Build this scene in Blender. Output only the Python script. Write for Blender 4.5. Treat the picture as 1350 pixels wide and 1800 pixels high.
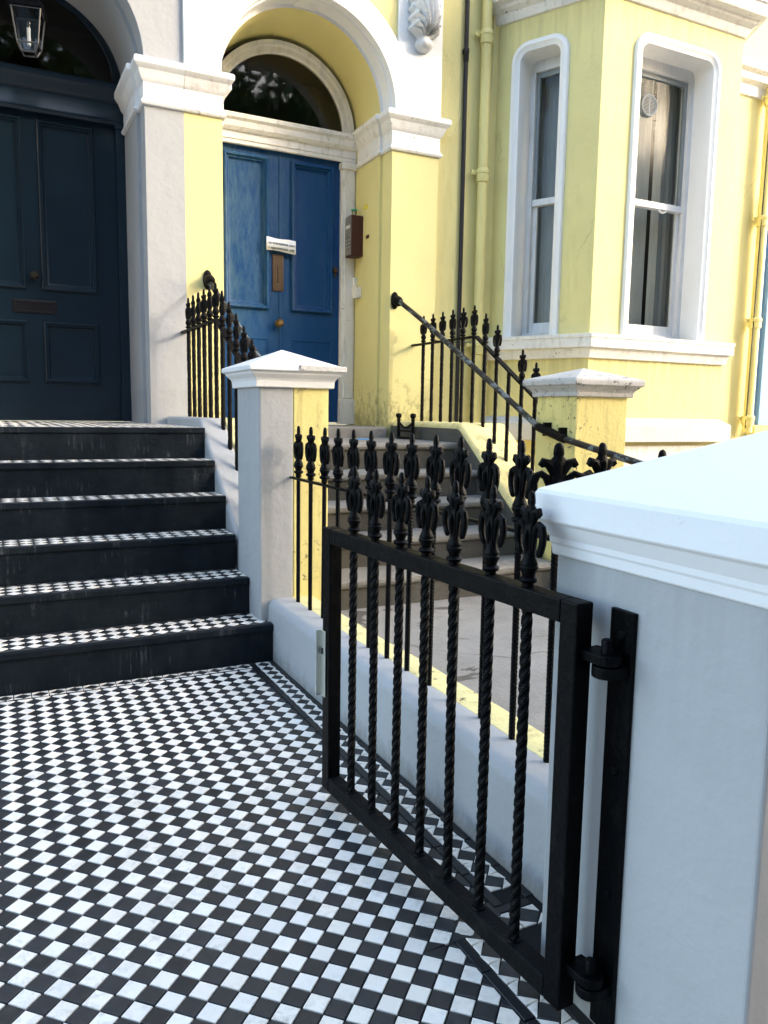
import bpy, bmesh, math, random
from mathutils import Vector, Matrix, Euler
R = math.radians
random.seed(7)
for o in list(bpy.data.objects): bpy.data.objects.remove(o)
scene = bpy.context.scene
COL = scene.collection

# ------------------------------------------------------------------ camera
cam_d = bpy.data.cameras.new('camera'); cam = bpy.data.objects.new('camera', cam_d); COL.objects.link(cam)
CAM = Vector((-1.297, -3.877, 1.321)); yaw, pit, rol = R(26.6467), R(-7.2629), R(0.9018)
fw = Vector((math.sin(yaw)*math.cos(pit), math.cos(yaw)*math.cos(pit), math.sin(pit)))
rt = Vector((math.cos(yaw), -math.sin(yaw), 0)); up = rt.cross(fw)
r2 = rt*math.cos(rol) + up*math.sin(rol); u2 = -rt*math.sin(rol) + up*math.cos(rol)
M = Matrix((r2, u2, -fw)).transposed().to_4x4(); M.translation = CAM
cam.matrix_world = M
cam_d.sensor_fit = 'VERTICAL'; cam_d.sensor_height = 24.0; cam_d.sensor_width = 18.0
cam_d.lens = 1377.82/1800*24.0
cam_d.clip_start = 0.05; cam_d.clip_end = 600
scene.camera = cam
scene.render.resolution_x = 768; scene.render.resolution_y = 1024

# ------------------------------------------------------------------ light
SUN = Vector((1.22, -1.0, 0.56)).normalized()
SUN_EL = math.asin(SUN.z); SUN_AZ = math.atan2(SUN.x, SUN.y)
w = bpy.data.worlds.new('World'); scene.world = w; w.use_nodes = True
nt = w.node_tree; nt.nodes.clear()
sky = nt.nodes.new('ShaderNodeTexSky'); sky.sky_type = 'NISHITA'; sky.sun_disc = False
sky.sun_elevation = SUN_EL; sky.sun_rotation = SUN_AZ
sky.air_density = 1.0; sky.dust_density = 2.6; sky.ozone_density = 0.2; sky.altitude = 20
bg = nt.nodes.new('ShaderNodeBackground'); bg.inputs['Strength'].default_value = 0.15
ow = nt.nodes.new('ShaderNodeOutputWorld')
nt.links.new(sky.outputs[0], bg.inputs[0]); nt.links.new(bg.outputs[0], ow.inputs[0])
sd = bpy.data.lights.new('sun', 'SUN'); sd.energy = 0.5; sd.angle = R(4.0); sd.color = (1.0, 0.94, 0.84)
so = bpy.data.objects.new('sun', sd); COL.objects.link(so)
so.rotation_euler = (-SUN).to_track_quat('-Z', 'Y').to_euler(); so.location = (12, -8, 9)
vs = scene.view_settings
vs.view_transform = 'Standard'; vs.look = 'None'; vs.gamma = 1.0; vs.use_curve_mapping = False
vs.exposure = 2.85

# ------------------------------------------------------------------ materials
def _mat(name):
    m = bpy.data.materials.new(name); m.use_nodes = True
    n = m.node_tree.nodes; n.clear()
    o = n.new('ShaderNodeOutputMaterial'); p = n.new('ShaderNodeBsdfPrincipled')
    m.node_tree.links.new(p.outputs[0], o.inputs[0])
    return m, n, m.node_tree.links, p
def rgb(c): return (c[0], c[1], c[2], 1.0)
def noise(n, l, co, scale, detail=4, rough=0.55, dist=0.0):
    t = n.new('ShaderNodeTexNoise'); t.inputs['Scale'].default_value = scale
    t.inputs['Detail'].default_value = detail; t.inputs['Roughness'].default_value = rough
    t.inputs['Distortion'].default_value = dist
    l.new(co, t.inputs['Vector']); return t.outputs['Fac']
def ramp(n, l, fac, a, b, ca=(0,0,0), cb=(1,1,1)):
    r = n.new('ShaderNodeValToRGB'); r.color_ramp.elements[0].position = a; r.color_ramp.elements[1].position = b
    r.color_ramp.elements[0].color = rgb(ca); r.color_ramp.elements[1].color = rgb(cb)
    l.new(fac, r.inputs[0]); return r.outputs[0]
def mix(n, l, fac, a, b, blend='MIX'):
    m = n.new('ShaderNodeMix'); m.data_type = 'RGBA'; m.blend_type = blend
    for i, v in ((0, fac), (6, a), (7, b)):
        if isinstance(v, (int, float)): m.inputs[i].default_value = v
        elif isinstance(v, tuple): m.inputs[i].default_value = rgb(v)
        else: l.new(v, m.inputs[i])
    return m.outputs[2]
def math_(n, l, op, a, b=0.0):
    m = n.new('ShaderNodeMath'); m.operation = op
    for i, v in enumerate((a, b)):
        if isinstance(v, (int, float)): m.inputs[i].default_value = v
        else: l.new(v, m.inputs[i])
    return m.outputs[0]
def wpos(n): return n.new('ShaderNodeNewGeometry').outputs['Position']
def scaled(n, l, co, s):
    m = n.new('ShaderNodeMapping'); m.inputs['Scale'].default_value = s; l.new(co, m.inputs[0]); return m.outputs[0]
def bump(n, l, p, h, strength, dist=0.01):
    b = n.new('ShaderNodeBump'); b.inputs['Strength'].default_value = strength; b.inputs['Distance'].default_value = dist
    l.new(h, b.inputs['Height']); l.new(b.outputs[0], p.inputs['Normal'])

def paint(name, col, rough=0.55, var=0.06, bmp=0.25, bscale=60, stain=None, stain_amt=0.0, stain_scale=(5,5,0.8), specks=None, speck_thr=0.66, spec=0.4, cracks=0.0, splash=None, lumps=0.8, drips=None):
    """painted / rendered surface: slow colour drift, fine relief, optional vertical stains and specks"""
    m, n, l, p = _mat(name); co = wpos(n)
    f = ramp(n, l, noise(n, l, co, 1.7, 5, 0.6), 0.3, 0.7)
    c = mix(n, l, f, tuple(x*(1-var) for x in col), tuple(min(x*(1+var*0.6), 0.95) for x in col))
    if stain:
        s = ramp(n, l, noise(n, l, scaled(n, l, co, stain_scale), 2.2, 6, 0.65, 0.3), 0.52, 0.78)
        c = mix(n, l, math_(n, l, 'MULTIPLY', s, stain_amt), c, stain)
    if specks:
        s = ramp(n, l, noise(n, l, co, 22, 6, 0.7, 0.6), speck_thr, speck_thr+0.05)
        s2 = ramp(n, l, noise(n, l, co, 2.3, 2), 0.45, 0.6)
        c = mix(n, l, math_(n, l, 'MULTIPLY', s, s2), c, specks)
    if splash:          # (colour, height of ground, reach, amount): mud thrown up from the ground
        sx = n.new('ShaderNodeSeparateXYZ'); l.new(co, sx.inputs[0])
        g = n.new('ShaderNodeMapRange'); g.inputs[1].default_value = splash[1]+splash[2]; g.inputs[2].default_value = splash[1]; l.new(sx.outputs[2], g.inputs[0])
        th = math_(n, l, 'SUBTRACT', math_(n, l, 'ADD', noise(n, l, scaled(n, l, co, (1,1,0.6)), 14, 8, 0.72), math_(n, l, 'MULTIPLY', g.outputs[0], 0.5)), 0.78)
        c = mix(n, l, math_(n, l, 'MULTIPLY', ramp(n, l, th, 0.0, 0.25), splash[3]), c, splash[0])
    for dz, dl, dcol, damt in (drips or ()):          # rain streaks that start under a ledge
        sx = n.new('ShaderNodeSeparateXYZ'); l.new(co, sx.inputs[0])
        g = n.new('ShaderNodeMapRange'); g.inputs[1].default_value = dz-dl; g.inputs[2].default_value = dz; l.new(sx.outputs[2], g.inputs[0])
        ab = n.new('ShaderNodeMath'); ab.operation = 'LESS_THAN'; ab.inputs[1].default_value = dz+0.02; l.new(sx.outputs[2], ab.inputs[0])
        st = ramp(n, l, math_(n, l, 'ADD', noise(n, l, scaled(n, l, co, (24, 24, 0.9)), 1.0, 5, 0.6), math_(n, l, 'MULTIPLY', g.outputs[0], 0.25)), 0.62, 0.86)
        c = mix(n, l, math_(n, l, 'MULTIPLY', math_(n, l, 'MULTIPLY', st, ab.outputs[0]), math_(n, l, 'MULTIPLY', g.outputs[0], damt)), c, dcol)
    hc = None
    if cracks:
        wv = n.new('ShaderNodeMix'); wv.data_type = 'VECTOR'; wv.inputs[0].default_value = 0.22
        nz = n.new('ShaderNodeTexNoise'); nz.inputs['Scale'].default_value = 3.0; nz.inputs['Detail'].default_value = 8; l.new(co, nz.inputs['Vector'])
        l.new(co, wv.inputs[4]); l.new(nz.outputs['Color'], wv.inputs[5])
        vo = n.new('ShaderNodeTexVoronoi'); vo.feature = 'DISTANCE_TO_EDGE'; vo.inputs['Scale'].default_value = 1.5; l.new(wv.outputs[1], vo.inputs['Vector'])
        hc = ramp(n, l, vo.outputs['Distance'], 0.0, 0.006, (1,1,1), (0,0,0))
        hc = math_(n, l, 'MULTIPLY', hc, ramp(n, l, noise(n, l, co, 1.1, 3), 0.56, 0.64))
        c = mix(n, l, math_(n, l, 'MULTIPLY', hc, cracks), c, tuple(x*0.25 for x in col))
    l.new(c, p.inputs['Base Color'])
    p.inputs['Specular IOR Level'].default_value = spec
    rr = math_(n, l, 'ADD', rough-0.06, math_(n, l, 'MULTIPLY', noise(n, l, co, 9, 4), 0.12)); l.new(rr, p.inputs['Roughness'])
    h = math_(n, l, 'ADD', noise(n, l, co, bscale, 6, 0.6), math_(n, l, 'MULTIPLY', noise(n, l, co, 7, 3), lumps))
    bump(n, l, p, h, bmp, 0.006)
    return m

YEL = (0.700, 0.630, 0.285)
M_YEL = paint('yellow_render', YEL, 0.7, 0.07, 0.35, 45, stain=(0.52, 0.44, 0.18), stain_amt=0.40, spec=0.25, cracks=0.35, lumps=2.5)
M_YELBAY = paint('yellow_bay_render', YEL, 0.7, 0.07, 0.35, 45, stain=(0.52, 0.44, 0.18), stain_amt=0.40, spec=0.25, cracks=0.35, lumps=2.5, drips=((4.87, 0.8, (0.40, 0.35, 0.18), 0.4), (1.84, 0.45, (0.36, 0.32, 0.16), 0.5)))
M_YELPIPE = paint('yellow_pipe_paint', (0.68, 0.60, 0.245), 0.45, 0.08, 0.2, 40, stain=(0.35, 0.26, 0.08), stain_amt=0.4)
M_YELDIRTY = paint('yellow_weathered', (0.70, 0.61, 0.24), 0.8, 0.12, 0.6, 40, stain=(0.26, 0.22, 0.09), stain_amt=0.65, stain_scale=(9,9,1.2), specks=(0.12, 0.10, 0.06), speck_thr=0.58, spec=0.2)
M_YELTOP = paint('yellow_coping', (0.70, 0.62, 0.30), 0.85, 0.14, 0.8, 30, stain=(0.30, 0.27, 0.12), stain_amt=0.7, stain_scale=(6,6,6), specks=(0.09, 0.085, 0.05), speck_thr=0.60, spec=0.2)
M_GREY = paint('pale_grey_render', (0.352, 0.360, 0.362), 0.6, 0.05, 0.35, 30, stain=(0.29, 0.295, 0.295), stain_amt=0.18, stain_scale=(6,6,0.7), spec=0.3, splash=((0.17, 0.16, 0.14), 0.0, 0.16, 0.6), lumps=3.0, drips=((1.02, 0.45, (0.25, 0.252, 0.25), 0.28), (1.45, 0.6, (0.25, 0.25, 0.245), 0.3)))
M_WHITE = paint('white_trim', (0.78, 0.78, 0.765), 0.5, 0.04, 0.2, 35, stain=(0.5, 0.48, 0.43), stain_amt=0.25)
M_WHITEOLD = paint('weathered_white_trim', (0.74, 0.725, 0.69), 0.65, 0.08, 0.5, 30, stain=(0.33, 0.29, 0.23), stain_amt=0.6, stain_scale=(7,7,2), specks=(0.20, 0.17, 0.13), speck_thr=0.62)
M_WHITECAP = paint('fresh_white_paint', (0.70, 0.695, 0.685), 0.45, 0.03, 0.22, 30, stain=(0.66, 0.65, 0.62), stain_amt=0.35, stain_scale=(5,5,3), lumps=3.0, specks=(0.55, 0.53, 0.49), speck_thr=0.64)
M_STONE = paint('weathered_stone', (0.46, 0.45, 0.43), 0.85, 0.2, 0.9, 40, stain=(0.16, 0.15, 0.13), stain_amt=0.6, stain_scale=(8,8,5), specks=(0.08, 0.08, 0.07), speck_thr=0.58)
M_SASH = paint('sash_white', (0.66, 0.67, 0.67), 0.5, 0.08, 0.25, 40, stain=(0.3, 0.3, 0.29), stain_amt=0.5, stain_scale=(12,12,1.5))
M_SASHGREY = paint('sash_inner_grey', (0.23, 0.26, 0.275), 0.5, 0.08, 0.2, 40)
M_NAVY = paint('near_black_navy_gloss', (0.0080, 0.0205, 0.0340), 0.24, 0.15, 0.04, 20, spec=0.36)
M_IRON = paint('black_iron_paint', (0.0007, 0.0010, 0.0015), 0.42, 0.3, 0.5, 60, spec=0.08, lumps=1.5, stain=(0.012, 0.010, 0.009), stain_amt=0.5, stain_scale=(14,14,10))
M_IRONOLD = paint('old_black_iron', (0.0028, 0.0023, 0.0022), 0.55, 0.4, 0.9, 70, stain=(0.02, 0.014, 0.012), stain_amt=0.5, stain_scale=(20,20,8), spec=0.12)
M_RISER = paint('black_painted_step', (0.0040, 0.0078, 0.0120), 0.5, 0.35, 0.4, 25, stain=(0.013, 0.018, 0.023), stain_amt=0.6, stain_scale=(4,4,2), spec=0.12)
def riser_mat():
    m, n, l, p = _mat('black_painted_riser'); co = wpos(n)
    c = mix(n, l, ramp(n, l, noise(n, l, scaled(n, l, co, (3,3,2)), 2.5, 7, 0.7), 0.35, 0.75), (0.0035, 0.0068, 0.0105), (0.012, 0.017, 0.022))
    run = ramp(n, l, noise(n, l, scaled(n, l, co, (26, 26, 1.5)), 1.6, 8, 0.75, 0.2), 0.53, 0.66)
    pat = ramp(n, l, noise(n, l, scaled(n, l, co, (2.2, 2.2, 4.0)), 1.7, 5, 0.6), 0.51, 0.66)
    c = mix(n, l, math_(n, l, 'MULTIPLY', math_(n, l, 'MULTIPLY', run, pat), 0.7), c, (0.15, 0.16, 0.17))
    sc = ramp(n, l, noise(n, l, co, 45, 8, 0.8, 0.8), 0.68, 0.74)
    c = mix(n, l, math_(n, l, 'MULTIPLY', sc, math_(n, l, 'MULTIPLY', pat, 0.5)), c, (0.10, 0.11, 0.115))
    l.new(c, p.inputs['Base Color']); p.inputs['Roughness'].default_value = 0.5; p.inputs['Specular IOR Level'].default_value = 0.14
    bump(n, l, p, math_(n, l, 'ADD', noise(n, l, scaled(n, l, co, (2, 2, 12)), 4, 5), noise(n, l, co, 40, 6)), 0.4, 0.006); return m
M_RISER = riser_mat()
M_CHIPPED = paint('chipped_old_paint', (0.56, 0.545, 0.51), 0.8, 0.15, 0.9, 60, stain=(0.25, 0.23, 0.2), stain_amt=0.7, stain_scale=(14,14,10), specks=(0.14, 0.13, 0.11), speck_thr=0.56)
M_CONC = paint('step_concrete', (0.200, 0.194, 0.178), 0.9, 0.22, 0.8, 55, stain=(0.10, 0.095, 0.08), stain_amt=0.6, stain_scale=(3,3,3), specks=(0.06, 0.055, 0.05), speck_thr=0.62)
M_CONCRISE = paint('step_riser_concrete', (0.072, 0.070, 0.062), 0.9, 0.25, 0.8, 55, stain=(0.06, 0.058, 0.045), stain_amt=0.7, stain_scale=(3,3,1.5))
M_BLUEHOUSE = paint('blue_render', (0.20, 0.36, 0.62), 0.6, 0.06, 0.3, 30)
M_BROWN = paint('brown_metal', (0.060, 0.016, 0.011), 0.45, 0.2, 0.2, 60)
M_BRASS = _mat('aged_brass'); _p = M_BRASS[3]; _p.inputs['Base Color'].default_value = (0.20, 0.13, 0.055, 1); _p.inputs['Metallic'].default_value = 0.8; _p.inputs['Roughness'].default_value = 0.42; M_BRASS = M_BRASS[0]
M_BRONZE = paint('bronze_letter_plate', (0.085, 0.052, 0.028), 0.4, 0.25, 0.4, 60)
M_STEEL = _mat('galvanised_steel'); _p = M_STEEL[3]; _p.inputs['Base Color'].default_value = (0.62, 0.65, 0.60, 1); _p.inputs['Metallic'].default_value = 0.9; _p.inputs['Roughness'].default_value = 0.38; M_STEEL = M_STEEL[0]
M_GREYPLATE = paint('keypad_grey', (0.20, 0.20, 0.185), 0.45, 0.1, 0.2, 60)
M_PAPER = paint('paper', (0.78, 0.81, 0.84), 0.8, 0.02, 0.1, 30)
M_INK = paint('ink', (0.02, 0.03, 0.06), 0.8, 0.0, 0.0)
M_CABLE = paint('cable_cream', (0.70, 0.64, 0.38), 0.6, 0.05, 0.0)
M_BLACKPIPE = paint('black_cable_cover', (0.012, 0.010, 0.012), 0.5, 0.2, 0.3, 40)
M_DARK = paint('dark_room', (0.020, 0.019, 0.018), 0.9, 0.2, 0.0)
M_WARMDARK = paint('dark_hall', (0.030, 0.018, 0.012), 0.9, 0.3, 0.0)
M_GROUT = paint('dark_grout', (0.006, 0.0065, 0.007), 0.9, 0.2, 0.3)
M_PAVE = paint('street_paving', (0.24, 0.235, 0.22), 0.9, 0.15, 0.5, 40, stain=(0.12, 0.115, 0.11), stain_amt=0.5, stain_scale=(2,2,2))
M_STRIP = paint('black_border_strip', (0.012, 0.013, 0.015), 0.42, 0.3, 0.15, 40)
M_NOSING = paint('grey_nosing', (0.060, 0.063, 0.064), 0.5, 0.3, 0.3, 60)
M_CYAN = paint('cyan_plastic', (0.02, 0.25, 0.65), 0.4, 0.0, 0.0)
M_STICK = paint('yellow_sticker', (0.75, 0.62, 0.05), 0.5, 0.05, 0.0)
M_BARK = paint('bark', (0.10, 0.075, 0.05), 0.9, 0.3, 0.8, 20)

def blue_door_mat():
    m, n, l, p = _mat('faded_blue_door'); co = wpos(n)
    base = (0.0040, 0.050, 0.165); fad = (0.055, 0.125, 0.200)
    a = ramp(n, l, noise(n, l, scaled(n, l, co, (5.5, 5.5, 1.3)), 2.6, 10, 0.8, 0.1), 0.40, 0.62)
    sep = n.new('ShaderNodeSeparateXYZ'); l.new(co, sep.inputs[0])
    # sun bleaching on the exposed leaf (left) and mid height
    g = n.new('ShaderNodeMapRange'); g.inputs[1].default_value = 1.45; g.inputs[2].default_value = 0.75; l.new(sep.outputs[0], g.inputs[0])
    g2 = n.new('ShaderNodeMapRange'); g2.inputs[1].default_value = 1.6; g2.inputs[2].default_value = 2.5; l.new(sep.outputs[2], g2.inputs[0])
    k = math_(n, l, 'MULTIPLY', math_(n, l, 'ADD', math_(n, l, 'MULTIPLY', g.outputs[0], 0.85), 0.15), math_(n, l, 'ADD', math_(n, l, 'MULTIPLY', g2.outputs[0], 0.8), 0.2))
    c = mix(n, l, math_(n, l, 'MULTIPLY', a, k), base, fad)
    s = ramp(n, l, noise(n, l, scaled(n, l, co, (20, 20, 9)), 2.0, 6, 0.7), 0.66, 0.72)
    c = mix(n, l, math_(n, l, 'MULTIPLY', s, math_(n, l, 'MULTIPLY', k, 0.7)), c, (0.010, 0.025, 0.055))
    l.new(c, p.inputs['Base Color']); p.inputs['Roughness'].default_value = 0.42; p.inputs['Specular IOR Level'].default_value = 0.22
    bump(n, l, p, noise(n, l, co, 50, 5), 0.25, 0.004); return m
M_BLUE = blue_door_mat()

def jamb_mat():
    """yellow render with algae and flaking near the porch floor"""
    m, n, l, p = _mat('yellow_render_algae'); co = wpos(n)
    f = ramp(n, l, noise(n, l, co, 1.7, 5, 0.6), 0.3, 0.7)
    c = mix(n, l, f, tuple(x*0.93 for x in YEL), YEL)
    sep = n.new('ShaderNodeSeparateXYZ'); l.new(co, sep.inputs[0])
    g = n.new('ShaderNodeMapRange'); g.inputs[1].default_value = 1.95; g.inputs[2].default_value = 1.15; l.new(sep.outputs[2], g.inputs[0])
    s = noise(n, l, scaled(n, l, co, (1, 1, 0.7)), 19, 9, 0.75, 0.3)
    th = math_(n, l, 'SUBTRACT', math_(n, l, 'ADD', s, math_(n, l, 'MULTIPLY', g.outputs[0], 0.36)), 0.71)
    k = ramp(n, l, th, -0.02, 0.16)
    c = mix(n, l, math_(n, l, 'MULTIPLY', k, 0.62), c, (0.20, 0.175, 0.075))
    l.new(c, p.inputs['Base Color']); p.inputs['Roughness'].default_value = 0.75; p.inputs['Specular IOR Level'].default_value = 0.25
    bump(n, l, p, noise(n, l, co, 45, 6), 0.35, 0.006); return m
M_JAMB = jamb_mat()

def tile_mat(name, col, var, rough, dirt, dirt_amt):
    m, n, l, p = _mat(name); co = wpos(n)
    geo = n.new('ShaderNodeNewGeometry'); oi = n.new('ShaderNodeObjectInfo')
    r = math_(n, l, 'FRACT', math_(n, l, 'ADD', geo.outputs['Random Per Island'], oi.outputs['Random']))
    lo = tuple(x*(1-var) for x in col); hi = tuple(min(x*(1+var), 0.90) for x in col)
    c = mix(n, l, r, lo, hi)
    r2_ = math_(n, l, 'FRACT', math_(n, l, 'MULTIPLY', r, 7.31))
    c = mix(n, l, math_(n, l, 'MULTIPLY', r2_, 0.35), c, tuple(x*y for x, y in zip(col, (1.12, 1.03, 0.88))))
    d = ramp(n, l, noise(n, l, co, 34, 8, 0.75, 0.5), 0.47, 0.70)
    d2 = ramp(n, l, noise(n, l, co, 2.6, 3, 0.5), 0.38, 0.62)
    c = mix(n, l, math_(n, l, 'MULTIPLY', math_(n, l, 'MULTIPLY', d, d2), dirt_amt), c, dirt)
    sp = ramp(n, l, noise(n, l, co, 150, 2, 0.5), 0.74, 0.78)
    c = mix(n, l, math_(n, l, 'MULTIPLY', sp, 0.5), c, dirt)
    l.new(c, p.inputs['Base Color'])
    rr = math_(n, l, 'ADD', rough, math_(n, l, 'MULTIPLY', noise(n, l, co, 14, 4), 0.25)); l.new(rr, p.inputs['Roughness'])
    bump(n, l, p, noise(n, l, co, 70, 4), 0.10, 0.003)
    return m
M_TW = tile_mat('white_tile', (0.84, 0.785, 0.700), 0.08, 0.28, (0.44, 0.40, 0.33), 0.8)
M_TB = tile_mat('black_tile', (0.0165, 0.0180, 0.0205), 0.42, 0.34, (0.06, 0.06, 0.062), 0.5)

def glass_mat(name, tint=(0.86, 0.9, 0.88), rough=0.015, refl=1.35):
    m = bpy.data.materials.new(name); m.use_nodes = True; n = m.node_tree.nodes; l = m.node_tree.links; n.clear()
    o = n.new('ShaderNodeOutputMaterial'); t = n.new('ShaderNodeBsdfTransparent'); t.inputs[0].default_value = rgb(tint)
    g = n.new('ShaderNodeBsdfGlossy'); g.inputs['Roughness'].default_value = rough
    fr = n.new('ShaderNodeFresnel'); fr.inputs[0].default_value = 1.5
    b = n.new('ShaderNodeBump'); b.inputs['Strength'].default_value = 0.06; b.inputs['Distance'].default_value = 0.02
    nz = n.new('ShaderNodeTexNoise'); nz.inputs['Scale'].default_value = 2.5
    l.new(wpos(n), nz.inputs['Vector']); l.new(nz.outputs['Fac'], b.inputs['Height'])
    l.new(b.outputs[0], g.inputs['Normal'])
    k = n.new('ShaderNodeMath'); k.operation = 'MULTIPLY_ADD'; k.inputs[1].default_value = refl; k.inputs[2].default_value = 0.012; l.new(fr.outputs[0], k.inputs[0])
    mx = n.new('ShaderNodeMixShader'); l.new(k.outputs[0], mx.inputs[0]); l.new(t.outputs[0], mx.inputs[1]); l.new(g.outputs[0], mx.inputs[2])
    l.new(mx.outputs[0], o.inputs[0]); return m
M_GLASS = glass_mat('window_glass', (0.84, 0.87, 0.86), 0.10, 0.22)
M_FANGLASS = glass_mat('fanlight_glass', (0.55, 0.5, 0.42), 0.03, 0.75)
M_LAMPGLASS = glass_mat('lantern_glass', (0.9, 0.92, 0.92))
M_CURTAIN = paint('net_curtain', (0.30, 0.31, 0.30), 0.9, 0.12, 0.2, 20)
M_CURTAINW = paint('pale_curtain', (0.50, 0.48, 0.42), 0.9, 0.08, 0.2, 20)
def leaf_mat():
    m, n, l, p = _mat('leaf'); geo = n.new('ShaderNodeNewGeometry')
    c = mix(n, l, geo.outputs['Random Per Island'], (0.035, 0.075, 0.018), (0.10, 0.15, 0.04))
    l.new(c, p.inputs['Base Color']); p.inputs['Roughness'].default_value = 0.5
    return m
M_LEAF = leaf_mat()

# ------------------------------------------------------------------ mesh helpers
class MB:
    def __init__(s): s.v = []; s.f = []; s.m = []
    def add(s, vs, fs, mi=0):
        b = len(s.v); s.v += [tuple(x) for x in vs]
        for f in fs: s.f.append(tuple(i+b for i in f)); s.m.append(mi)
        return s
    def box(s, x0, x1, y0, y1, z0, z1, mi=0):
        return s.add([(x0,y0,z0),(x1,y0,z0),(x1,y1,z0),(x0,y1,z0),(x0,y0,z1),(x1,y0,z1),(x1,y1,z1),(x0,y1,z1)],
              [(0,3,2,1),(4,5,6,7),(0,1,5,4),(1,2,6,5),(2,3,7,6),(3,0,4,7)], mi)
    def obox(s, c, ex, ey, ez, mi=0):
        c, ex, ey, ez = map(Vector, (c, ex, ey, ez)); p = []
        for sz in (-1, 1):
            for sx, sy in ((-1,-1),(1,-1),(1,1),(-1,1)): p.append(c+ex*sx+ey*sy+ez*sz)
        return s.add(p, [(0,3,2,1),(4,5,6,7),(0,1,5,4),(1,2,6,5),(2,3,7,6),(3,0,4,7)], mi)
    def loft(s, rings, closed=True, cap=True, mi=0):
        n = len(rings[0]); vs = [p for r in rings for p in r]; fs = []
        for k in range(len(rings)-1):
            for i in range(n if closed else n-1):
                j = (i+1) % n; fs.append((k*n+i, k*n+j, (k+1)*n+j, (k+1)*n+i))
        if cap and closed:
            fs.append(tuple(range(n-1, -1, -1))); fs.append(tuple((len(rings)-1)*n+i for i in range(n)))
        return s.add(vs, fs, mi)
    def lathe(s, prof, c=(0,0,0), n=12, axis='z', mi=0):
        rings = []
        for r, h in prof:
            ring = []
            for i in range(n):
                a = 2*math.pi*i/n; x, y = max(r, 1e-4)*math.cos(a), max(r, 1e-4)*math.sin(a)
                p = {'z': (x, y, h), 'y': (x, h, -y), 'x': (h, x, y)}[axis]
                ring.append((c[0]+p[0], c[1]+p[1], c[2]+p[2]))
            rings.append(ring)
        return s.loft(rings, mi=mi)
    def tube(s, path, r, n=8, flat=1.0, upv=(0,0,1), mi=0):
        path = [Vector(p) for p in path]; rings = []
        for i, p in enumerate(path):
            t = (path[min(i+1, len(path)-1)] - path[max(i-1, 0)]).normalized()
            u = Vector(upv); a = u.cross(t)
            if a.length < 1e-3: a = Vector((1,0,0)).cross(t)
            a.normalize(); b = t.cross(a)
            rr = r[i] if isinstance(r, (list, tuple)) else r
            rings.append([p + a*rr*flat*math.cos(2*math.pi*k/n) + b*rr*math.sin(2*math.pi*k/n) for k in range(n)])
        return s.loft(rings, mi=mi)
    def prism(s, poly, fn, a0, a1, mi=0):
        n = len(poly)
        return s.loft([[fn(p, a0) for p in poly], [fn(p, a1) for p in poly]], mi=mi)
    def sweep(s, path, prof, fn, closed=False, cap=True, mi=0):
        """path: 2D points; prof: (offset to the right of travel, height); fn((a,b), h) -> 3D"""
        P = [Vector(p) for p in path]; n = len(P); rows = []
        def nrm(a, b): d = (b-a).normalized(); return Vector((d.y, -d.x))
        for i in range(n):
            if closed: n1, n2 = nrm(P[i-1], P[i]), nrm(P[i], P[(i+1) % n])
            else:
                n1 = nrm(P[i-1], P[i]) if i else None; n2 = nrm(P[i], P[i+1]) if i < n-1 else None
                n1 = n1 or n2; n2 = n2 or n1
            mv = (n1+n2)/(1+n1.dot(n2)) if n1.dot(n2) > -0.95 else n1
            rows.append([fn(P[i]+mv*o, h) for o, h in prof])
        m = len(prof); vs = [p for r in rows for p in r]; fs = []
        for i in range(n if closed else n-1):
            j = (i+1) % n
            for k in range(m-1): fs.append((i*m+k, j*m+k, j*m+k+1, i*m+k+1))
        if cap and not closed:
            fs.append(tuple(range(m))); fs.append(tuple((n-1)*m+k for k in range(m-1, -1, -1)))
        return s.add(vs, fs, mi)
    def mesh(s, name, mats, smooth=None):
        me = bpy.data.meshes.new(name); me.from_pydata(s.v, [], s.f)
        for m in (mats if isinstance(mats, (list, tuple)) else [mats]): me.materials.append(m)
        me.polygons.foreach_set('material_index', s.m)
        me.validate()
        bm = bmesh.new(); bm.from_mesh(me); bmesh.ops.recalc_face_normals(bm, faces=bm.faces); bm.to_mesh(me); bm.free()
        if smooth is not None:
            me.polygons.foreach_set('use_smooth', [True]*len(me.polygons)); me.set_sharp_from_angle(angle=R(smooth))
        me.update(); return me
WL = {}          # world location of every object
def link(o, parent=None, at=(0,0,0)):
    COL.objects.link(o); at = Vector(at)
    if parent is not None:
        o.parent = parent; o.location = at - WL[parent.name]
    else: o.location = at
    WL[o.name] = at; return o
def build(mb, name, mats, parent=None, smooth=None, bevel=0.0, seg=2, at=(0,0,0), flip=False):
    me = mb.mesh(name, mats, smooth) if isinstance(mb, MB) else mb
    o = bpy.data.objects.new(name, me); link(o, parent, at)
    if bevel:
        b = o.modifiers.new('bevel', 'BEVEL'); b.width = bevel; b.segments = seg; b.limit_method = 'ANGLE'; b.angle_limit = R(35)
    return o
def tag(o, label, cat, group=None):
    o['label'] = label; o['category'] = cat
    if group: o['group'] = group
    return o
def thing(name, label, cat, at, group=None):
    o = bpy.data.objects.new(name, None); o.empty_display_size = 0.2; link(o, None, at); return tag(o, label, cat, group)
def struct(o): o['kind'] = 'structure'; return o
def XY(p, h): return (p[0], p[1], h)
def clip(poly, keep):
    """clip polygon by half planes (a,b,c): a*x+b*y<=c"""
    for a, b, c in keep:
        out = []
        for i in range(len(poly)):
            p, q = poly[i-1], poly[i]; dp = a*p[0]+b*p[1]-c; dq = a*q[0]+b*q[1]-c
            if (dp < 0) != (dq < 0):
                t = dp/(dp-dq); out.append((p[0]+(q[0]-p[0])*t, p[1]+(q[1]-p[1])*t))
            if dq <= 0: out.append(q)
        poly = out
        if len(poly) < 3: return []
    return poly
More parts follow.
